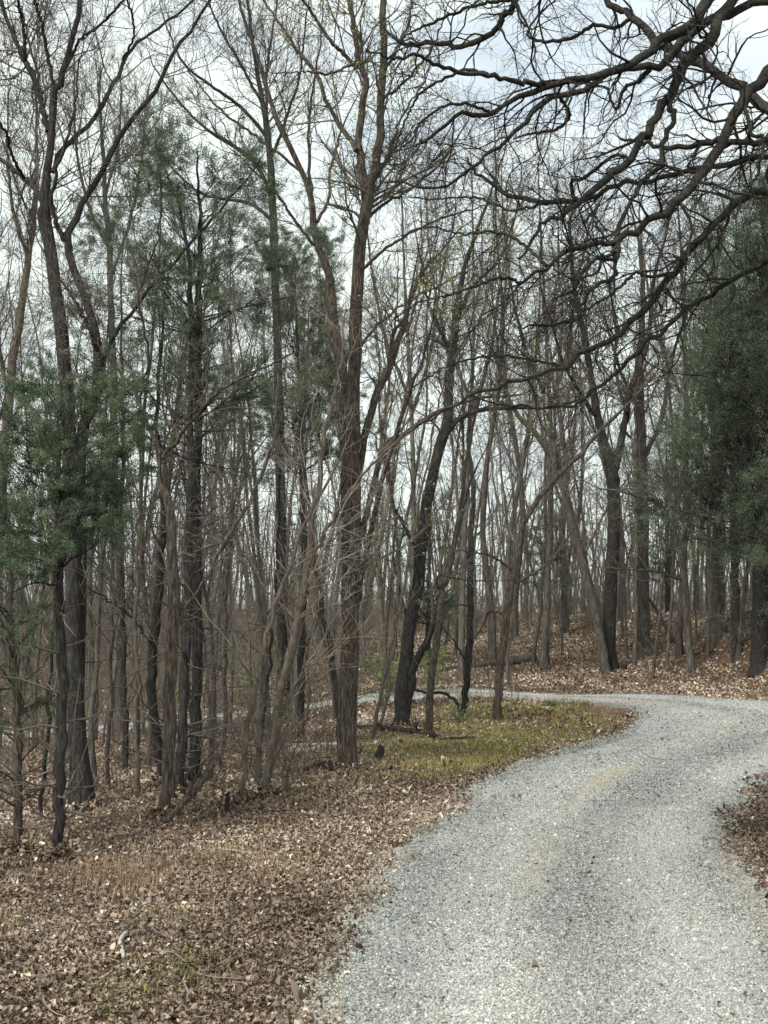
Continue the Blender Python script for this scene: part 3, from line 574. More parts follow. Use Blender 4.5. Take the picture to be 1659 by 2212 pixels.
bare_tree('bare_tree', 'clean grey-brown tree near the tip of the grassy verge, sweeping right in an arc',
    [(1074, 1560, 17), (1077, 1500, 17), (1082, 1430, 17), (1092, 1350, 17), (1104, 1270, 16), (1112, 1220, 15), (1130, 1133, 13), (1152, 1095, 12), (1180, 1058, 11), (1255, 978, 10), (1300, 928, 8), (1370, 860, 5)],
    [(-.4, [(1112, 1235, 6), (1060, 1200, 5), (1020, 1195, 3)]), (.5, [(1095, 1330, 6), (1060, 1320, 5), (1045, 1345, 3)]), (.8, [(1106, 1262, 7), (1160, 1235, 6), (1200, 1195, 5), (1250, 1130, 3)])], bark='bark', crown_s0=0.35)
bare_tree('bare_tree', 'dark straight trunk midway along the slope beyond the road, forking into a V',
    [(1322, 1450, 32), (1316, 1400, 29), (1318, 1300, 28), (1324, 1180, 27), (1326, 1080, 27), (1322, 1020, 28), (1308, 960, 18), (1290, 900, 17), (1278, 820, 15), (1260, 720, 13), (1240, 620, 10), (1230, 500, 7)],
    [(.9, [(1328, 1015, 18), (1340, 960, 17), (1352, 900, 14), (1362, 840, 12), (1400, 740, 10), (1410, 620, 8), (1440, 500, 6)]), (-1.5, [(1290, 905, 9), (1255, 850, 8), (1215, 780, 7), (1190, 690, 5)]),
     (1.2, [(1354, 890, 8), (1330, 800, 7), (1330, 700, 6), (1310, 590, 4)])], bark='bark_dark', dens=.8, L=1.9, rmin=.006, crown_s0=0.45, fl=.35)
bare_tree('bare_tree', 'grey leaning stem sharing its foot with the dark V-crowned trunk and slanting left',
    [(1309, 1455, 22), (1298, 1390, 21), (1285, 1325, 20), (1268, 1255, 20), (1255, 1200, 20), (1240, 1150, 18), (1226, 1090, 16), (1212, 1040, 16), (1190, 983, 14), (1150, 928, 12), (1110, 883, 9), (1080, 800, 6)],
    [(1.0, [(1255, 1210, 7), (1290, 1140, 6), (1320, 1080, 4)]), (-1, [(1215, 1050, 8), (1200, 950, 7), (1195, 820, 6), (1180, 700, 4)])], bark='bark_far', dens=.8, L=1.7, rmin=.006, crown_s0=.4)
bare_tree('bare_tree', 'tall slim tree at the roadside edge of the leafy slope, curving up and left',
    [(1495, 1452, 17), (1488, 1380, 16), (1482, 1300, 16), (1476, 1230, 15), (1462, 1170, 13), (1442, 1120, 12), (1420, 1085, 10), (1380, 1072, 7), (1330, 1060, 4)],
    [(1.0, [(1470, 1190, 9), (1490, 1080, 8), (1480, 950, 7), (1500, 800, 5)]), (-.8, [(1476, 1255, 6), (1420, 1235, 5), (1360, 1230, 4), (1300, 1225, 2)])], bark='bark_far', dens=.8, L=1.5, rmin=.006, crown_s0=.35)
bare_tree('bare_tree', 'broad-footed dark trunk deeper on the slope behind and right of the V-crowned tree',
    [(1392, 1420, 36), (1391, 1360, 28), (1390, 1250, 26), (1388, 1100, 25), (1385, 950, 22), (1380, 800, 18), (1390, 650, 12), (1380, 520, 7)],
    [(1, [(1388, 1000, 10), (1430, 900, 9), (1450, 780, 7), (1490, 660, 5)]), (-1, [(1385, 900, 9), (1340, 800, 7), (1310, 700, 5)])], bark='bark_far', dens=.75, L=2.0, rmin=.007, crown_s0=.45, fl=.6)
bare_tree('bare_tree', 'stout grey trunk high on the slope between the slim roadside tree and the big cedar',
    [(1548, 1385, 34), (1550, 1300, 30), (1552, 1150, 28), (1548, 1000, 24), (1540, 850, 18), (1550, 700, 12), (1540, 560, 7)],
    [(1, [(1550, 1000, 10), (1590, 880, 8), (1600, 740, 5)])], bark='bark_far', dens=.75, L=2.0, rmin=.007, crown_s0=.45, fl=.4)
bare_tree('bare_tree', 'short-trunked grey tree at the crest of the slope, left of the V-crowned tree',
    [(1222, 1370, 16), (1220, 1300, 15), (1215, 1150, 14), (1222, 1000, 12), (1205, 850, 9), (1215, 700, 6)],
    [(1, [(1218, 1100, 7), (1180, 980, 6), (1160, 850, 4)])], bark='bark_far', dens=.75, L=1.9, rmin=.007, crown_s0=.4)
bare_tree('bare_tree', 'tall fan-crowned tree behind the cedars, straight branches spreading to the upper left',
    [(612, 1520, 24), (608, 1200, 22), (602, 900, 20), (597, 650, 18), (590, 450, 17), (580, 300, 14), (560, 180, 10), (545, 80, 8), (535, 0, 6)],
    [(1.2, [(588, 430, 9), (550, 350, 9), (470, 295, 8), (430, 265, 6), (370, 200, 5), (330, 140, 3)]), (-1.2, [(580, 300, 9), (525, 235, 8), (470, 195, 7), (400, 140, 5), (360, 60, 3)]),
     (.9, [(592, 480, 9), (540, 440, 8), (440, 420, 6), (370, 360, 5), (340, 310, 3)]), (-1.0, [(585, 350, 8), (620, 250, 7), (650, 150, 5), (660, 40, 4)]),
     (1.5, [(584, 330, 7), (575, 180, 6), (590, 60, 5), (600, 0, 4)]), (-.6, [(570, 230, 7), (520, 140, 6), (470, 50, 5), (450, 0, 3)])], Y=29.5, bark='bark_dark', L=1.35, dens=1.0, rmin=.005, crown_s0=.5, up=.09)
bare_tree('bare_tree', 'tall grey tree with brushy crown, seen just right of the massive left tree',
    [(255, 1500, 20), (250, 1200, 18), (246, 900, 16), (240, 650, 14), (232, 480, 11), (222, 330, 8), (215, 200, 4)],
    [(1.2, [(240, 600, 8), (280, 480, 7), (305, 350, 6), (315, 220, 4)]), (-1.2, [(236, 540, 8), (190, 440, 7), (165, 320, 6), (160, 200, 4)]), (1, [(228, 420, 6), (255, 320, 5), (262, 200, 4)])], Y=33, bark='bark_far', L=1.5, dens=.95, rmin=.005, crown_s0=.5, up=.12, twig='bark_far')
bare_tree('bare_tree', 'grey tree at the left edge, leaning right behind the far left cedar',
    [(-20, 1560, 24), (-5, 1200, 22), (15, 900, 20), (40, 700, 18), (62, 560, 14), (75, 450, 10), (80, 300, 6), (78, 160, 4)],
    [(1.2, [(20, 860, 10), (-10, 700, 8), (-20, 550, 6)]), (-1.0, [(62, 560, 8), (30, 460, 7), (15, 330, 5), (20, 200, 3)])], Y=25, bark='bark', L=1.3, dens=1.2, rmin=.005, crown_s0=.45, up=.1)
for bx, by, lab in ((1010, 1440, 'tall grey tree rising well behind the black twin-stemmed tree, crown reaching the oak twigs'), (1175, 1410, 'tall slender grey tree behind the sweeping tree, crown mingling with the oak twigs'),
                    (1470, 1400, 'tall grey tree behind the slim roadside tree, under the lowest oak limb'), (880, 1450, 'tall slim tree seen between the central tree and the black twin-stemmed tree')):
    tk = [(bx + 14 * math.sin(t * 4 + bx), by - t * (by - 400), 15 * (1 - .75 * t)) for t in np.linspace(0, 1, 8)]
    bare_tree('bare_tree', lab, tk, [(1.0, [(bx + 8, 900, 8), (bx + 50, 760, 7), (bx + 70, 620, 6), (bx + 100, 480, 4)]), (-1.0, [(bx, 850, 8), (bx - 50, 720, 7), (bx - 80, 560, 5), (bx - 90, 430, 3)]), (.8, [(bx, 720, 6), (bx + 30, 600, 5), (bx + 30, 470, 3)])],
              Y=40 + 3 * math.sin(bx), bark='bark_far', dens=.62, L=1.9, rmin=.006, crown_s0=.4, up=.1, trunk_twigs=.2)
# the oak that leans in over the road from the right, trunk just out of the frame
OY = 10.2
oe_pts = [(2060, 1880, 130), (2040, 1500, 115), (2050, 1000, 108), (2030, 600, 100), (1980, 250, 92), (1900, -100, 84), (1800, -420, 60)]
oak_limbs = [
 (2.2, [(2030, 600, 50), (1850, 380, 34), (1720, 275, 30), (1659, 235, 27), (1610, 195, 24), (1560, 165, 22), (1505, 130, 21), (1430, 95, 20), (1360, 35, 17), (1310, 0, 15)]),
 (-1.2, [(1935, 0, 44), (1760, -110, 34), (1640, -60, 30), (1575, 10, 27), (1550, 45, 26), (1525, 100, 25), (1475, 150, 24), (1450, 200, 22), (1415, 260, 21), (1390, 305, 20), (1345, 360, 18), (1300, 395, 17), (1245, 440, 13), (1215, 470, 12), (1180, 475, 10), (1155, 505, 8), (1120, 560, 5)]),
 (-2.0, [(1920, -50, 46), (1700, -170, 36), (1570, -60, 30), (1530, 0, 27), (1495, 45, 25), (1445, 75, 23), (1395, 110, 21), (1340, 150, 18), (1265, 165, 17), (1180, 185, 15), (1110, 220, 12), (1055, 240, 11), (995, 250, 9), (945, 285, 8), (905, 310, 6), (890, 340, 5)]),
 (-1.6, [(1190, 183, 12, ), (1130, 180, 12), (1065, 165, 11), (965, 150, 10), (905, 120, 8), (860, 125, 7), (829, 120, 5), (790, 105, 3)], 'O3'),
 (-0.6, [(1990, 300, 50), (1850, 30, 34), (1730, -10, 28), (1659, 0, 22), (1595, 25, 20), (1530, 50, 20), (1480, 85, 20), (1430, 145, 18), (1370, 145, 16), (1310, 155, 15), (1280, 190, 14), (1195, 215, 13), (1150, 250, 12), (1110, 295, 10), (1065, 325, 9), (1030, 355, 8), (980, 390, 7), (930, 410, 6), (880, 400, 5), (830, 395, 4)]),
 (-2.4, [(2035, 500, 55), (1850, 150, 36), (1720, 130, 30), (1659, 160, 27), (1605, 215, 26), (1575, 275, 24), (1540, 340, 23), (1500, 390, 22), (1450, 450, 20), (1395, 480, 17), (1335, 525, 15), (1280, 525, 12), (1225, 545, 11), (1180, 575, 9), (1130, 610, 7), (1090, 645, 5), (1040, 680, 3)]),
 (0.8, [(2048, 900, 50), (1850, 500, 30), (1740, 425, 24), (1659, 415, 20), (1619, 420, 19), (1579, 450, 18), (1539, 490, 17), (1504, 525, 17), (1454, 590, 16), (1424, 630, 15), (1379, 678, 14), (1334, 718, 13), (1254, 763, 12), (1224, 793, 10), (1139, 808, 9), (1079, 833, 8), (1029, 848, 7), (969, 878, 5), (899, 918, 4)]),
 (2.0, [(2045, 1050, 44), (1850, 620, 24), (1700, 560, 16), (1640, 575, 13), (1580, 600, 12), (1530, 640, 11), (1499, 658, 11), (1429, 718, 10), (1384, 748, 10), (1329, 808, 9), (1269, 853, 8), (1244, 873, 7), (1189, 878, 6), (1104, 878, 5), (1019, 853, 4)]),
 (1.4, [(2040, 700, 44), (1850, 380, 26), (1740, 310, 20), (1659, 305, 16), (1580, 305, 15), (1530, 310, 14), (1445, 318, 12), (1400, 310, 9), (1340, 300, 6)]),
 (1.8, [(2040, 750, 44), (1850, 450, 26), (1740, 350, 18), (1659, 340, 14), (1555, 355, 13), (1480, 370, 12), (1405, 390, 11), (1330, 400, 11), (1280, 430, 11), (1180, 437, 11), (1110, 425, 10), (1070, 405, 9), (1030, 375, 7), (1010, 340, 5)]),
 (-1.8, [(1445, 205, 14), (1448, 235, 13), (1455, 260, 12), (1435, 300, 12), (1425, 360, 12), (1380, 410, 11), (1355, 450, 10), (1330, 515, 10), (1328, 575, 9), (1320, 600, 9), (1280, 625, 8), (1260, 660, 8), (1240, 690, 7), (1180, 705, 7), (1130, 710, 5)], 'O2'),
 (1.2, [(1960, 100, 44), (1600, -200, 30), (1300, -160, 24), (1160, -60, 20), (1110, 0, 16), (1085, 40, 16), (1050, 80, 14), (995, 100, 13), (930, 90, 11), (865, 95, 9), (830, 60, 6)]),
 (0.3, [(1110, 0, 9), (1060, 5, 9), (1020, 15, 8), (930, 50, 7), (890, 70, 5), (860, 90, 3)], 'O12'),
 (0.6, [(1362, 42, 10), (1330, 60, 9), (1280, 55, 9), (1240, 80, 9), (1180, 90, 8), (1140, 75, 6), (1160, 35, 5), (1200, 0, 4)], 'O1'),
 (-0.6, [(1606, 215, 10), (1625, 290, 9), (1650, 300, 9), (1635, 380, 7), (1610, 410, 6), (1590, 470, 4)], 'O6'),
 (-0.8, [(1335, 525, 10), (1330, 560, 9), (1290, 560, 8), (1250, 600, 7), (1240, 625, 4)], 'O6b'),
 (-0.7, [(1240, 440, 9), (1235, 390, 9), (1260, 385, 9), (1320, 340, 8), (1345, 335, 7), (1360, 345, 5)], 'O2b'),
 (-.5, [(1454, 590, 9), (1410, 597, 8), (1372, 590, 8), (1340, 620, 7), (1300, 648, 6), (1262, 672, 5), (1215, 700, 4)], 'O7b'),
 (-.5, [(1335, 525, 9), (1318, 552, 8), (1300, 556, 8), (1290, 586, 7), (1255, 602, 6), (1238, 626, 5), (1190, 650, 4)], 'O6c'),
 (.5, [(1245, 440, 8), (1205, 432, 7), (1150, 445, 7), (1105, 455, 6), (1050, 432, 6), (1000, 425, 5), (940, 430, 4), (880, 425, 3)], 'O2c'),
 (.6, [(1065, 165, 8), (1010, 150, 8), (950, 175, 7), (905, 205, 6), (880, 250, 5), (860, 300, 4), (840, 345, 3)], 'O4b'),
 (-.6, [(1055, 240, 8), (1000, 225, 7), (950, 235, 6), (910, 265, 6), (890, 300, 5), (850, 330, 4)], 'O3c'),
 (-.6, [(1130, 610, 7), (1080, 600, 7), (1020, 620, 6), (960, 640, 5), (900, 655, 4), (850, 690, 3)], 'O6d'),
 (.4, [(1224, 793, 7), (1160, 780, 6), (1090, 770, 6), (1020, 775, 5), (950, 800, 4), (890, 840, 3)], 'O7c'),
 (.8, [(1180, 575, 8), (1120, 520, 7), (1060, 500, 6), (1000, 505, 5), (930, 490, 4), (870, 510, 3)], 'O6e'),
 (.5, [(1405, 150, 10), (1380, 175, 9), (1350, 190, 9), (1330, 235, 7), (1310, 190, 6), (1270, 200, 5), (1260, 290, 4)], 'O3b'),
 (0.6, [(1210, 210, 9), (1230, 250, 8), (1200, 280, 8), (1140, 290, 6), (1110, 300, 4)], 'O5b'),
]
def oak():
    base = hit(2060, 1876); P, R = trace(oe_pts, OY, OY, 40, 0.02, 2.0); gz = hz(P[0, 0], P[0, 1])
    e = empty('oak_tree', (P[0, 0], P[0, 1], gz), 'big gnarled oak at the right whose twisting dark limbs overhang the gravel road', 'oak tree'); off = np.array(e.location)
    P[0, 2] = gz - .1; tb = Buf(); tubes(tb, (P - off)[None], flare(P, R)[None], 18, rough=.04); tb.build('trunk', M['bark_oak'], e)
    mains = []; paths = []
    for lm in oak_limbs:
        dY, pts = lm[0], [tuple(p[:3]) for p in lm[1]]
        if len(lm) == 3:    # grows from an earlier limb: nearest point of all limbs in the picture
            best = None
            for (pp, YY) in paths:
                d = np.hypot(pp[:, 0] - pts[0][0], pp[:, 1] - pts[0][1]); k = d.argmin()
                if best is None or d[k] < best[0]: best = (d[k], YY[k])
            Y0 = best[1]
        else: Y0 = OY
        p = np.array(pts); n = 44; s = smooth_line(p, n); t = np.linspace(0, 1, n); YY = Y0 + dY * t
        paths.append((s[:, :2], YY))
        L = np.array([at(a[0], a[1], y_) for a, y_ in zip(s, YY)]); r = s[:, 2] / 2 * YY / F * 0.95
        L[1:-1] += min(.014, .2 * np.linalg.norm(L[-1] - L[0]) / n) * rng.standard_normal(L[1:-1].shape)
        lb = Buf(); tubes(lb, (L - off)[None], r[None], 10, rough=0.09); lb.build('limb', M['bark_oak'], e); mains.append((L, r))
    A = [resamp(p, r, 44) for p, r in mains]; AP = np.array([a[0] for a in A]); AR = np.array([a[1] for a in A])
    B1, r1 = grow(AP, AR, 4.6, 0.25, 1.0, 44, 14, 0.5, 1.5, 0.4, 11, 0.27, -0.03, .003, rmax=.014, tipfac=.22, taper_len=.2)
    B2, r2 = grow(B1, r1, 8, 0.1, 1.0, 44, 14, 0.22, 0.75, 0.55, 7, 0.26, 0.0, .0024, rmax=.012)
    B3, r3 = grow(B2, r2, 11, 0.1, 1.0, 44, 14, 0.08, 0.26, 0.65, 4, 0.3, 0.0, .0018, rmax=.006)
    cb = Buf(); tubes(cb, B1 - off, r1, 6, rough=.08); tubes(cb, B2 - off, r2, 4); tubes(cb, B3 - off, r3, 3); cb.build('crown', M['bark_oak'], e)
oak()
# cedars
cedar('cedar_tree', 'low green cedar at the left with bare dead side branches on its thin trunk',
    [(122, 1862, 23), (128, 1750, 23), (131, 1650, 24), (134, 1540, 23), (131, 1420, 22), (129, 1300, 19), (128, 1180, 15), (127, 1060, 12), (128, 960, 9), (132, 850, 4)], live=(0.58, 1.0), rad=1.35, nb=20, spray=60000, size=.03, deadlen=1.2, tip_round=.5)
cedar('cedar_tree', 'feathery cedar at the far left edge with a reddish brown stem',
    [(37, 1845, 22), (40, 1720, 19), (37, 1600, 17), (30, 1450, 16), (22, 1300, 14), (12, 1150, 11), (5, 1020, 6), (0, 930, 3)], live=(0.15, 1.0), rad=.8, nb=9, spray=15000, size=.028, bark='bark', deadlen=.8, tip_round=.5)
cedar('cedar_tree', 'dark thin-foliaged cedar, left one of the twin black trunks behind the tan tree',
    [(384, 1725, 24), (392, 1600, 22), (400, 1500, 21), (402, 1350, 20), (404, 1233, 18), (410, 1080, 16), (411, 958, 15), (412, 808, 13), (415, 658, 12), (400, 520, 8), (380, 400, 3)], live=(0.58, 1.0), rad=1.9, nb=8, spray=34000, size=.034, deadlen=1.7, tip_round=.6, clump=.8)
cedar('cedar_tree', 'taller furrowed cedar, right one of the twin black trunks behind the tan tree',
    [(410, 1712, 26), (420, 1600, 24), (425, 1500, 22), (426, 1308, 23), (425, 1150, 20), (425, 1008, 18), (427, 808, 16), (430, 658, 14), (432, 520, 10), (428, 400, 6), (425, 320, 3)], live=(0.56, 1.0), rad=2.1, nb=8, spray=42000, size=.034, deadlen=1.8, tip_round=.5, clump=.8)
cedar('cedar_tree', 'blue-green cedar with foliage hanging just left of the central furrowed trunk',
    [(650, 1600, 16), (652, 1400, 15), (655, 1250, 13), (655, 1100, 12), (650, 950, 10), (645, 800, 7), (640, 640, 4), (640, 560, 2)], live=(0.5, 1.0), rad=1.9, nb=14, spray=105000, size=.036, deadlen=1.6, tip_round=.5, clump=.9)
cedar('cedar_tree', 'narrow cedar standing in the brush between the massive left tree and the twin black trunks',
    [(270, 1660, 13), (268, 1500, 12), (265, 1300, 11), (262, 1100, 9), (265, 900, 7), (262, 700, 5), (265, 480, 2)], Y=17.5, live=(0.55, 1.0), rad=1.9, nb=7, spray=36000, size=.034, deadlen=1.6, tip_round=.4, clump=.8)
cedar('cedar_tree', 'broad dark cedar with thick foliage over the right end of the slope',
    [(1645, 1440, 46), (1642, 1350, 38), (1645, 1200, 36), (1648, 1000, 32), (1650, 800, 26), (1652, 600, 16), (1655, 380, 5)], live=(0.32, 1.0), rad=5.2, nb=8.5, spray=160000, size=.065, deadlen=2.2, tip_round=.22, rmin=.006, clump=2.0)
cedar('cedar_tree', 'huge dark cedar rising at the right edge in front of the slope',
    [(1800, 1500, 60), (1800, 1300, 50), (1795, 1000, 40), (1790, 700, 28), (1780, 420, 6)], Y=31.5, live=(0.33, 1.0), rad=4.9, nb=8.5, spray=120000, size=.06, deadlen=2.2, tip_round=.3, rmin=.006, clump=2.0)
cedar('cedar_tree', 'full green cedar on the slope whose boughs reach left of the broad dark cedar',
    [(1590, 1425, 20), (1588, 1250, 18), (1584, 1000, 15), (1580, 800, 10), (1578, 560, 3)], Y=35.5, live=(0.3, 1.0), rad=3.1, nb=9, spray=110000, size=.062, deadlen=1.8, tip_round=.3, rmin=.006, clump=1.6)
cedar('cedar_tree', 'small olive-green cedar on the crest right behind the dark V-crowned trunk',
    [(1440, 1400, 12), (1442, 1250, 10), (1440, 1100, 7), (1440, 960, 3)], Y=50, live=(0.3, 1.0), rad=2.6, nb=5, spray=16000, size=.075, rmin=.007, deadlen=1.8, clump=2.5)
cedar('cedar_tree', 'small hazy cedar on the slope between the sweeping grey tree and the V-crowned tree',
    [(1180, 1385, 9), (1180, 1250, 7), (1180, 1120, 3)], Y=48, live=(0.3, 1.0), rad=1.9, nb=5, spray=9000, size=.075, rmin=.006, deadlen=1.4, clump=2.5)
cedar('cedar_tree', 'olive cedar half hidden behind the twin-stemmed black tree',
    [(925, 1480, 12), (925, 1330, 10), (928, 1180, 7), (930, 1050, 3)], Y=42, live=(0.3, 1.0), rad=1.9, nb=5, spray=12000, size=.07, rmin=.006, deadlen=1.4, clump=2.5)

# mid-distance slim trees with their own stems (base pixel, lean, width)
mids = [(718, 1612, 15, 'slim dark-footed tree close behind the left side of the central furrowed tree'),
        (233, 1700, 10, 'thin straight sapling just right of the massive left trunk'),
        (556, 1655, 9, 'thin sapling rising behind the pale pole-like tree'),
        (600, 1620, 8, 'spindly dark sapling seen past the leaning grey-brown tree'),
        (805, 1600, 9, 'thin straight sapling between the central tree and the black twin-stemmed tree'),
        (826, 1585, 7, 'wispy sapling beside the black twin-stemmed tree'),
        (430, 1690, 9, 'thin sapling close to the right of the twin black cedar trunks'),
        (470, 1665, 10, 'thin grey tree in the brush right of the twin black cedar trunks'),
        (295, 1715, 11, 'slim grey-brown tree between the massive left tree and the dark bowed trunk'),
        (80, 1760, 10, 'thin brown tree between the far left cedar and the leaning green cedar'),
        (1085, 1490, 7, 'hair-thin sapling at the road edge behind the sweeping grey tree'),
        (1370, 1440, 9, 'thin curved sapling just right of the dark V-crowned trunk'),
        (1438, 1450, 8, 'thin sapling at the foot of the leafy slope left of the slim roadside tree'),
        (1405, 1470, 7, 'hair-thin stem closest to the road on the slope'),
        (1520, 1430, 9, 'thin dark stem just right of the slim roadside tree'),
        (1600, 1415, 12, 'slim trunk just left of the broad dark cedar'),
        (1150, 1440, 8, 'thin stem on the slope right of the fallen trunk')]
for bx, by, ww, lab in mids:
    g = hit(bx, by); Y = g[1]; hgt_px = (4.8 + 3.2 * rng.random()) * F / Y * (1.7 if Y > 30 else 1.0); ln = rng.normal(0, 0.10); cv = rng.normal(0, .03)
    tk = [(bx + ln * hgt_px * t + cv * hgt_px * math.sin(t * 5 + bx) * .5, by - hgt_px * t, ww * (1 - .8 * t)) for t in np.linspace(0, 1, 7)]
    far = Y > 30
    bare_tree('bare_tree', lab, tk, [], Y=Y, bark='bark_far' if far else random.choice(['bark', 'bark_dark', 'bark_pale']), twig='twig' if rng.random() < .6 else 'twig_pale', crown_s0=.28, extra_limbs=3.2 if not far else 2.2,
              L=.62 if not far else 1.0, rmin=.0028 if not far else .006, sides=8, trunk_twigs=.8, fl=.15, gn=.02, up=.06)

# ------------------------------------------------------------------ the woods behind: prototypes and copies
def proto_tree(i, H, r, style):
    rngn = rng
    n = 26; d = np.array([rngn.normal(0, .04), rngn.normal(0, .04), 1.0]); P = [np.zeros(3)]
    for k in range(n - 1):
        d = nrm(d + np.array([*rngn.normal(0, .06, 2), 0.035])); P.append(P[-1] + d * H / (n - 1))
    P = np.array(P); P[0, 2] -= .25; R = r * (1 - .88 * np.linspace(0, 1, n) ** 1.1); R = flare(P, R, .35, .5)
    e = empty('bare_tree', (0, 0, 0)); tb = Buf(); tubes(tb, P[None], R[None], 8, rough=.04); 
    L1, l1 = grow(P[None], R[None], [0.8, .6, .9][style], [.38, .25, .5][style], .95, [30, 42, 34][style], 9, H * .18, H * .36, .55, 12, .09, [.10, .05, .10][style], .012, tipfac=.15, rmax=r * .62, taper_len=.5)
    tubes(tb, L1, l1, 6); tb.build('trunk', M['bark_far'], e)
    T = np.concatenate([P[None], resample_all(L1)] if False else [L1]); 
    B1, r1 = grow(L1, l1, 1.8, .15, 1, 36, 10, H * .06, H * .15, .55, 8, .13, .06, .007, rmax=.02)
    B1b, r1b = grow(P[None], R[None], 2.6, .22, 1, 52, 14, H * .04, H * .11, .3, 8, .13, .05, .007, rmax=.02)
    B1 = np.concatenate([B1, B1b]); r1 = np.concatenate([r1, r1b])
    B2, r2 = grow(B1, r1, 4.0, .1, 1, 36, 12, .35, 1.25, .6, 5, .14, .05, .0055, rmax=.011); B3, r3 = grow(B2, r2, 5.5, .1, 1, 38, 12, .2, .6, .7, 3, .12, .04, .0045, rmax=.007)
    cb = Buf(); tubes(cb, B1, r1, 4); tubes(cb, B2, r2, 3); tubes(cb, B3, r3, 3); cb.build('crown', M['twig'], e)
    return e
def resample_all(x): return x
protos = [proto_tree(i, *a) for i, a in enumerate([(17, .11, 0), (15, .085, 0), (19, .14, 0), (14, .065, 1), (16, .10, 2), (12, .05, 1), (18, .12, 2), (13, .06, 0), (10, .04, 1), (15.5, .08, 2)])]
talls = [proto_tree(i, *a) for i, a in enumerate([(23, .10, 2), (21, .085, 0), (24, .12, 2), (20, .07, 0), (22, .09, 2)])]
small = [proto_tree(i, *a) for i, a in enumerate([(6.5, .035, 1), (8, .05, 1), (5.5, .03, 1), (9, .06, 0)])]
def copy_thing(root, loc, rz, sc, used, **k):
    if root.name not in used: used.add(root.name); r = root; kids = []
    else:
        r = root.copy(); C.objects.link(r)
        for ch in root.children: c = ch.copy(); C.objects.link(c); c.parent = r
    r.location = loc; r.rotation_euler = (0, 0, rz); r.scale = (sc, sc, sc); tag(r, **k); return r
used = set()
def place_many(ps, n, xf, y0, y1, ok, label, cat, group, smin=.8, smax=1.2, mind=1.0, pts=None):
    pts = [] if pts is None else pts; c = 0; tries = 0
    while c < n and tries < n * 60:
        tries += 1; y = math.sqrt(y0 * y0 + (y1 * y1 - y0 * y0) * rng.random()); x = (xf[0] + (xf[1] - xf[0]) * rng.random()) * y
        if not ok(x, y): continue
        if any((x - a) ** 2 + (y - b_) ** 2 < mind * mind for a, b_ in pts): continue
        pts.append((x, y)); copy_thing(ps[int(rng.integers(len(ps)))], (x, y, hz(x, y)), rng.random() * 6.28, smin + (smax - smin) * rng.random(), used, label=label, cat=cat, group=group); c += 1
    return pts
def beyond(x, y, m=1.2): return y > youter(x) + m and road_sd([x], [y])[0][0] > 0.8
def leftwood(x, y): return road_sd([x], [y])[0][0] > 1.0 and x < -0.4 - 0.02 * y and not beyond(x, y, 0) and pen_mask(np.array([x]), np.array([y]))[0] < .05
P1 = place_many(talls, 24, (-.36, -.03), 39, 62, lambda x, y: beyond(x, y, 3.0), '', 'tree', 'trees beyond the lower road', .7, .95, mind=1.6)
P1b = place_many(protos, 54, (-.03, .36), 39, 66, lambda x, y: beyond(x, y, 4.5), 'bare grey tree crowded among its like on the wooded slope beyond the road', 'tree', 'bare trees on the slope beyond the road', mind=1.5)
P2 = place_many(protos + talls, 54, (-.36, .34), 66, 105, lambda x, y: beyond(x, y), 'slender bare tree far back in the woods on the skyline', 'tree', 'bare trees far back on the skyline', .8, 1.15, mind=1.6)
P3 = place_many(small, 60, (-.36, .36), 34.5, 60, lambda x, y: beyond(x, y, 1.5), 'thin bare sapling among the trunks of the slope beyond the road', 'sapling', 'thin saplings on the far slope', .6, 1.1, mind=.7)
P4 = place_many(small, 46, (-.36, -.02), 15, 31, leftwood, 'thin bare sapling in the brush between the near trees and the lower road', 'sapling', 'thin saplings in the left brush', .55, 1.0, mind=.7)
P5 = place_many([protos[5], protos[8], protos[3]], 10, (-.36, -.02), 19, 31, leftwood, 'slim bare tree in the left woods before the lower road', 'tree', 'slim trees before the lower road', .7, .9, mind=1.6)

# brush: clumps of thin stems
def shrub(nst, H, spread):
    a = rng.random(nst) * 6.28; d = nrm(np.stack([np.cos(a) * spread * rng.random(nst), np.sin(a) * spread * rng.random(nst), np.ones(nst)], -1)); m = 9
    P = np.zeros((nst, m, 3)); P[:, 0, :2] = .12 * rng.standard_normal((nst, 2)); P[:, 0, 2] = -.06; st = (H * (.5 + .6 * rng.random(nst)) / (m - 1))[:, None]
    for j in range(1, m): d = nrm(d + .16 * rng.standard_normal((nst, 3))); P[:, j] = P[:, j - 1] + d * st
    R = (.006 + .006 * rng.random(nst))[:, None] * np.linspace(1, .3, m)[None]
    e = empty('bare_shrub', (0, 0, 0)); b = Buf(); tubes(b, P, R, 5); b.build('stems', M['twig_brush'], e)
    B1, r1 = grow(P, R, 3.4, .15, 1, 48, 14, .25, .8, .6, 6, .2, .03, .003); B2, r2 = grow(B1, r1, 5, .1, 1, 46, 14, .12, .4, .7, 4, .2, .02, .0025)
    b = Buf(); tubes(b, B1, r1, 4); tubes(b, B2, r2, 3); b.build('twigs', M['twig_brush'], e); return e
shr = [shrub(7, 1.7, .5), shrub(9, 1.3, .8), shrub(5, 2.3, .4), shrub(10, 1.6, .9), shrub(4, 2.8, .3)]
place_many(shr, 110, (-.37, .0), 31, 62, lambda x, y: beyond(x, y, .7), 'leafless brown bush in the thicket beyond the lower road at the left', 'bush', 'bare bushes beyond the lower road', .8, 1.5, mind=.5)
place_many(shr, 60, (-.36, -.01), 14, 30.5, leftwood, 'leafless bush of thin stems in the brush between the near trees', 'bush', 'bare bushes between the near trees', .6, 1.0, mind=.45)
place_many(shr, 110, (-.05, .36), 44, 75, lambda x, y: beyond(x, y, 8), 'leafless bush under the trees near the crest of the slope', 'bush', 'bare bushes near the crest', .8, 1.4, mind=.6)
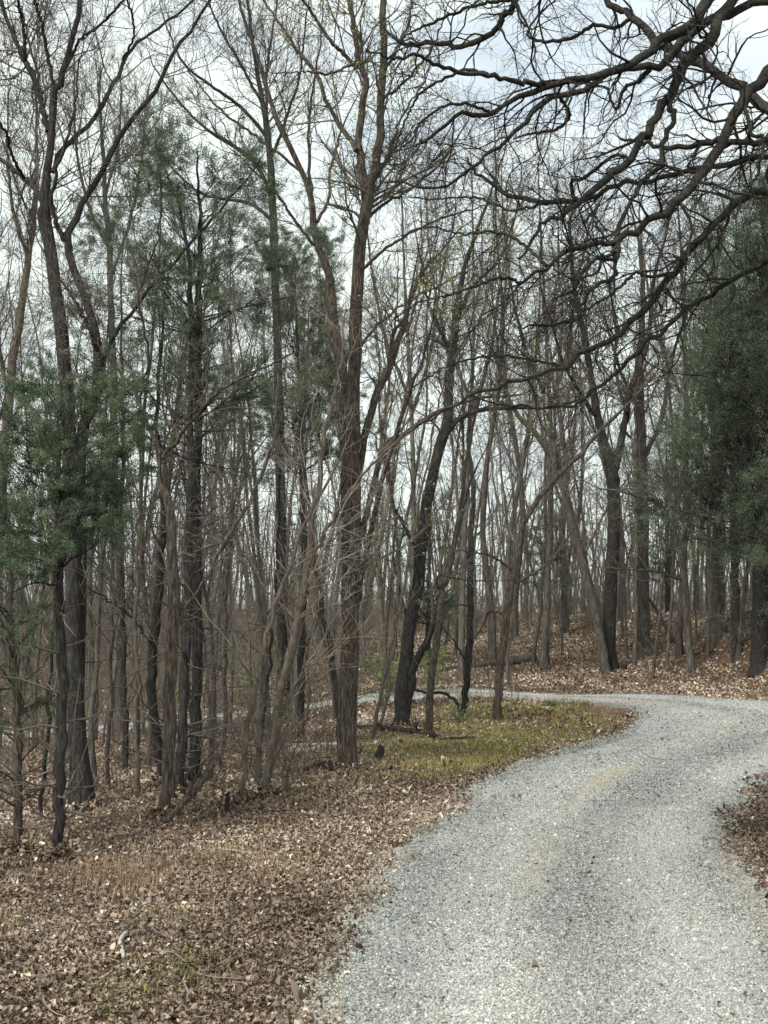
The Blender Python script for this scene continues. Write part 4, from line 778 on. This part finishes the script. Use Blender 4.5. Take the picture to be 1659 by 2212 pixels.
place_many([shr[2], shr[4]], 14, (.0, .12), 25, 30, lambda x, y: pen_mask(np.array([x]), np.array([y]))[0] > .02 and x < 3.4, 'cluster of wispy bare stems on the far side of the grassy verge', 'bush', 'wispy stems on the verge', .45, .7, mind=.4)
for p in protos + talls + small + shr:
    if p.name not in used:
        for ch in list(p.children): bpy.data.objects.remove(ch)
        bpy.data.objects.remove(p)

# undergrowth too thick to count
b = Buf(); n = 6000; y = np.concatenate([50 + 30 * rng.random(n // 2), 37 + 40 * rng.random(n - n // 2)]); x = np.concatenate([(rng.random(n // 2) * 2 - 1) * .37, -.37 + .36 * rng.random(n - n // 2)]) * y
k = (y > youter(x) + np.where(x > 0, 15, 1.5)); x, y = x[k], y[k]; n = len(x); H = 1.0 + 2.9 * rng.random(n) ** 1.3; m = 6
P = np.zeros((n, m, 3)); P[:, 0] = np.stack([x, y, hgt(x, y) - .1], -1); d = nrm(np.stack([.35 * rng.standard_normal(n), .35 * rng.standard_normal(n), np.ones(n)], -1))
for j in range(1, m): d = nrm(d + .16 * rng.standard_normal((n, 3))); P[:, j] = P[:, j - 1] + d * (H / (m - 1))[:, None]
R_ = (.007 + .008 * rng.random(n))[:, None] * np.linspace(1, .4, m)[None]; tubes(b, P, R_, 3)
B1, r1 = grow(P, R_, 2.6, .1, 1, 50, 15, .4, 1.3, .7, 5, .2, .02, .005); B2, r2 = grow(B1, r1, 3, .1, 1, 48, 14, .2, .6, .7, 3, .2, .02, .0045)
tubes(b, B1, r1, 3); tubes(b, B2, r2, 3); tag(b.build('undergrowth', M['twig_brush']), 'tangled brown undergrowth between the far trunks', 'undergrowth', kind='stuff')

# far woods that read as one mass
b = Buf(); n = 620; y = 105 + 90 * rng.random(n); x = (rng.random(n) * 2 - 1) * .42 * y; H = 11 + 7 * rng.random(n); m = 7
P = np.zeros((n, m, 3)); P[:, 0] = np.stack([x, y, hgt(x, y) - .3], -1); d = nrm(np.stack([.08 * rng.standard_normal(n), .08 * rng.standard_normal(n), np.ones(n)], -1))
for j in range(1, m): d = nrm(d + .05 * rng.standard_normal((n, 3))); P[:, j] = P[:, j - 1] + d * (H / (m - 1))[:, None]
R = (.07 + .1 * rng.random(n))[:, None] * np.linspace(1, .2, m)[None]; tubes(b, P, R, 5)
B1, r1 = grow(P, R, .9, .3, 1, 38, 12, 1.5, 5, .5, 6, .1, .07, .015); B2, r2 = grow(B1, r1, 1.2, .1, 1, 38, 12, .7, 2.2, .6, 4, .1, .05, .011)
tubes(b, B1, r1, 3); tubes(b, B2, r2, 3); tag(b.build('far_woods', M['bark_far']), 'distant grey woods closing the view behind the trees', 'woods', kind='stuff')

# ------------------------------------------------------------------ logs, sticks, stumps, rocks
def log_thing(name, label, cat, pts, Y0, Y1, material='bark', sides=12, n=24, branches=True, gn=.012, stub=0, lay=True):
    P, R = trace(pts, Y0, Y1, n, gn); 
    if lay: P[:, 2] = hgt(P[:, 0], P[:, 1]) + R * .75 + .035
    e = empty(name, (*P[0, :2], hz(P[0, 0], P[0, 1])), label, cat); off = np.array(e.location)
    b = Buf(); tubes(b, (P - off)[None], R[None], sides, rough=.07); # end faces
    for ends in (0, n - 1): b.add((P[ends] - off)[None] + nrm(rng.standard_normal((1, 3))) * 0, None, None)
    k = b.n; b.t.append(np.array([(k - 2, (j + 1) % sides, j) for j in range(sides)] + [(k - 1, (n - 1) * sides + j, (n - 1) * sides + (j + 1) % sides) for j in range(sides)]))
    b.build('log', M[material], e)
    if branches:
        B1, r1 = grow(P[None], R[None], 2.2, .1, 1, 55, 15, .3, 1.1, .35, 7, .2, .05, .005, rmax=.025); B2, r2 = grow(B1, r1, 4, .2, 1, 45, 15, .15, .5, .6, 5, .2, .02, .004)
        if len(B1): bb = Buf(); tubes(bb, B1 - off, r1, 6); tubes(bb, B2 - off, r2, 4); bb.build('branches', M[material], e)
    return e
log_thing('fallen_log', 'long dark fallen log from the central tree to the crooked slender tree', 'log', [(770, 1572, 9), (820, 1578, 12), (870, 1588, 13), (920, 1600, 15), (940, 1605, 13)], 23.0, 20.8, 'bark_dark')
log_thing('fallen_branch', 'thin pale branch lying behind the trunks, left of the central tree', 'branch', [(600, 1560, 4), (650, 1592, 6), (690, 1603, 7), (740, 1600, 7)], 20.5, 19.6, 'pale_wood')
log_thing('fallen_tree', 'thick fallen trunk with torn root end lying on the slope beyond the road', 'fallen tree', [(930, 1450, 6), (985, 1438, 10), (1050, 1428, 15), (1100, 1420, 18), (1155, 1412, 25)], 40, 41.5, 'bark', branches=True)
log_thing('broken_branch', 'pale stick lying bent in the leaves at the lower left', 'stick', [(275, 2028, 7), (264, 2038, 9), (258, 2052, 10), (263, 2066, 9), (266, 2085, 7)], hit(275, 2028)[1], hit(266, 2085)[1], 'pale_wood', 8, 14, False, .003)
log_thing('leaning_deadwood', 'dead forked branch propped against the feet of the twin black trunks', 'branch', [(352, 1775, 12), (385, 1745, 14), (415, 1715, 16), (440, 1680, 14), (470, 1630, 9)], 12.3, 12.8, 'bark', lay=False)
log_thing('dead_log', 'short black rotten log in the leaves left of the central tree', 'log', [(655, 1668, 9), (672, 1664, 12), (690, 1655, 9), (700, 1648, 6)], hit(655, 1675)[1], hit(700, 1655)[1], 'bark_dark', branches=False)
log_thing('fallen_branch', 'dark bent branch lying on the slope right of the slim roadside tree', 'branch', [(1490, 1398, 4), (1540, 1406, 5), (1590, 1420, 5)], 38.5, 37.5, 'bark_dark')
log_thing('leaning_deadwood', 'dark broken bough slanting down across the slope between the trunks', 'branch', [(1400, 1290, 5), (1425, 1330, 7), (1450, 1375, 9), (1475, 1400, 10)], 40.5, 39.5, 'bark_dark', lay=False)
log_thing('leaning_deadwood', 'arched bare bough bending down beside the rooted green clump of the verge', 'branch', [(890, 1485, 7), (915, 1495, 6), (960, 1498, 7), (985, 1515, 7), (997, 1545, 6)], 24.5, 24.0, 'bark_dark', lay=False, branches=False)
log_thing('fallen_branch', 'thin bare branch on the leaves in front of the leaning grey-brown tree', 'branch', [(460, 1838, 3), (510, 1842, 4), (560, 1850, 3)], hit(460, 1843)[1], hit(560, 1855)[1], 'pale_wood', 7, 14, False, .004)
log_thing('fallen_branch', 'dark fallen branch on the verge near the grass, right of the crooked slender tree', 'branch', [(950, 1600, 5), (990, 1602, 6), (1025, 1596, 5)], hit(950, 1603)[1], hit(1025, 1600)[1], 'bark_dark')
def stump(label, px, py, w_, h_, cat='stump', tilt=0):
    g = hit(px, py); Y = g[1]; r = w_ / 2 * Y / F; H = h_ * Y / F; m = 9; sd = 12
    P = np.array([[tilt * t * H, 0, H * t] for t in np.linspace(-.08, .9, m)]); R = r * (1 - .25 * np.linspace(0, 1, m)); R[0] *= 1.3; R[1] *= 1.15
    e = empty('tree_stump', g, label, cat); b = Buf(); tubes(b, P[None], R[None], sd, rough=.09)
    i0 = (m - 1) * sd; b.v[-1][i0:, 2] += H * .35 * rng.random(sd); b.add([[tilt * H * .8, 0, H * .72]]); b.t.append(np.array([(m * sd, i0 + j, i0 + (j + 1) % sd) for j in range(sd)])); b.build('stump_wood', M['bark_dark'], e)
stump('black jagged stump on the verge just right of the central furrowed tree', 815, 1642, 20, 26, tilt=.4)
stump('black snapped stub standing in the leaves between the twin black trunks and the leaning tree', 491, 1762, 12, 42)
stump('short dark splintered stub at the left foot of the central furrowed tree', 720, 1672, 11, 26, tilt=-.3)
stump('small mossy stump at the foot of the slope right of the V-crowned tree', 1348, 1452, 16, 16)
def rock(label, px, py, w_):
    g = hit(px, py); r = w_ / 2 * g[1] / F; b = Buf(); ph = rng.random(6) * 6; V = []; F4 = []
    nu, nv = 14, 8
    for j in range(nv + 1):
        for i in range(nu):
            th = math.pi * j / nv; p = 2 * math.pi * i / nu; k = 1 + .18 * math.sin(2 * p + ph[0]) * math.sin(th) + .12 * math.sin(3 * p + ph[1] + 2 * th) + .1 * math.cos(3 * th + ph[2])
            V.append((r * k * math.sin(th) * math.cos(p), r * .8 * k * math.sin(th) * math.sin(p), r * .6 * k * math.cos(th)))
    for j in range(nv):
        for i in range(nu): F4.append((j * nu + i, (j + 1) * nu + i, (j + 1) * nu + (i + 1) % nu, j * nu + (i + 1) % nu))
    b.add(V, F4); o = b.build('rock', M['rock'], smooth=False); o.location = (g[0], g[1], g[2] + r * .3 + .03); tag(o, label, 'rock')
rock('pale rock poking from the leaves above the bent stick', 288, 1978, 17)
rock('small whitish rock at the lower left edge of the leaves', 37, 2078, 12)
rock('pale rock on the leaves near the bottom of the verge', 290, 2190, 15)
rock('small pale rock beside the gravel at the foot of the grassy verge', 745, 1667, 8)
# marker stake on the slope
g = hit(1066, 1428); e = empty('marker_stake', g, 'thin white marker stake with a pinkish foot beside the fallen trunk', 'stake')
def boxbuf(cx, cy, cz, sx, sy, sz):
    V = [(cx + sx * a, cy + sy * bb, cz + sz * c) for a in (-.5, .5) for bb in (-.5, .5) for c in (-.5, .5)]
    return V, [(0, 1, 3, 2), (4, 6, 7, 5), (0, 4, 5, 1), (2, 3, 7, 6), (0, 2, 6, 4), (1, 5, 7, 3)]
b = Buf(); b.add(*boxbuf(0, 0, .3, .06, .03, .76)); o = b.build('post', M['stake'], e, False)
mod = o.modifiers.new('bevel', 'BEVEL'); mod.width = .006
b = Buf(); b.add(*boxbuf(0, 0, .12, .075, .045, .14)); b.build('ribbon', M['pink'], e, False)

# leafy evergreen shrubs
def leafy(label, px, py, wpx, hpx, nl, size=.035, Y=None):
    g = hit(px, py); Y = g[1]; H = hpx * Y / F; W_ = wpx * Y / F / 2; nst = 12
    a = rng.random(nst) * 6.28; d = nrm(np.stack([np.cos(a) * W_ / H * 1.1 * rng.random(nst), np.sin(a) * W_ / H * rng.random(nst), np.ones(nst)], -1)); m = 8
    P = np.zeros((nst, m, 3)); P[:, 0, 2] = -.05
    for j in range(1, m): d = nrm(d + .16 * rng.standard_normal((nst, 3))); P[:, j] = P[:, j - 1] + d * (H * (.6 + .4 * rng.random()) / (m - 1))
    R = .008 * np.ones((nst, 1)) * np.linspace(1, .3, m)[None]; e = empty('leafy_shrub', g, label, 'bush'); b = Buf(); tubes(b, P, R, 5)
    B1, r1 = grow(P, R, 7, .15, 1, 50, 14, .15 * H, .4 * H, .6, 6, .2, .03, .003); tubes(b, B1, r1, 4); b.build('stems', M['twig_brush'], e)
    b = Buf(); bud_cards(b, B1, nl, size, jit=.05); b.build('leaves', M['green_leaf'], e)
leafy('green leafy bush behind the black twin-stemmed tree, left side', 830, 1530, 90, 150, 1300)
leafy('green leafy bush right of the black twin-stemmed tree on the far verge', 930, 1500, 80, 120, 1100)
leafy('small bright green leafy clump at the foot of the dark straight tree', 995, 1568, 75, 60, 380, .02)
leafy('bright green tuft of leaves at the roadside tip behind the verge', 1190, 1530, 60, 26, 500, .028)
leafy('green leafed sprig bush among the twigs left of the leaning grey-brown tree', 548, 1600, 120, 260, 800, .028)

# ------------------------------------------------------------------ say which one each repeat is
ORD = ['first', 'second', 'third', 'fourth', 'fifth', 'sixth', 'seventh', 'eighth', 'ninth', 'tenth', 'eleventh', 'twelfth'] + ['%dth' % i for i in range(13, 99)]
ZN = [(180, 'left of the massive tree'), (400, 'between massive tree and twin trunks'), (573, 'between twin trunks and leaning tree'), (748, 'between leaning tree and central tree'),
      (868, 'between central and twin-stemmed trees'), (1074, 'between twin-stemmed and sweeping trees'), (1315, 'between sweeping tree and V-crowned tree'),
      (1495, 'between V-crowned and roadside trees'), (1645, 'between roadside tree and broad cedar'), (9999, 'at the right frame edge')]
def relabel(group, noun, rows=None, ordinal=True, sizes=True):
    obs = [o for o in C.objects if o.get('group') == group and o.parent is None]; bins = {}
    for o in obs:
        x, y = o.location[0], o.location[1]; px = 829.5 + x * F / y; z = next(n_ for e_, n_ in ZN if px < e_)
        row = '' if not rows else next(n_ for e_, n_ in rows if y < e_)
        bins.setdefault((z, row), []).append((px, o))
    for (z, row), l in bins.items():
        l.sort(key=lambda t: t[0])
        for i, (px, o) in enumerate(l):
            if ordinal: o['label'] = '%s, %s from left%s, %s' % (noun, ORD[i], ' in %s row' % row if row else '', z)
            else: o['label'] = '%s, %s' % (noun, z); o['group'] = '%s %s' % (group, z)
ROWS = [(47, 'front'), (56, 'middle'), (999, 'back')]
relabel('trees beyond the lower road', 'bare grey tree', ROWS); relabel('bare trees on the slope beyond the road', 'bare slope tree', ROWS)
relabel('bare trees far back on the skyline', 'slender tree far back on the skyline', ordinal=False)
relabel('thin saplings on the far slope', 'thin sapling on far slope'); relabel('thin saplings in the left brush', 'thin sapling before lower road')
relabel('slim trees before the lower road', 'slim tree before lower road')
relabel('bare bushes beyond the lower road', 'leafless bush beyond lower road'); relabel('bare bushes between the near trees', 'leafless bush before lower road')
relabel('bare bushes near the crest', 'leafless bush near the slope crest', ordinal=False)
relabel('wispy stems on the verge', 'wispy stems on the verge')
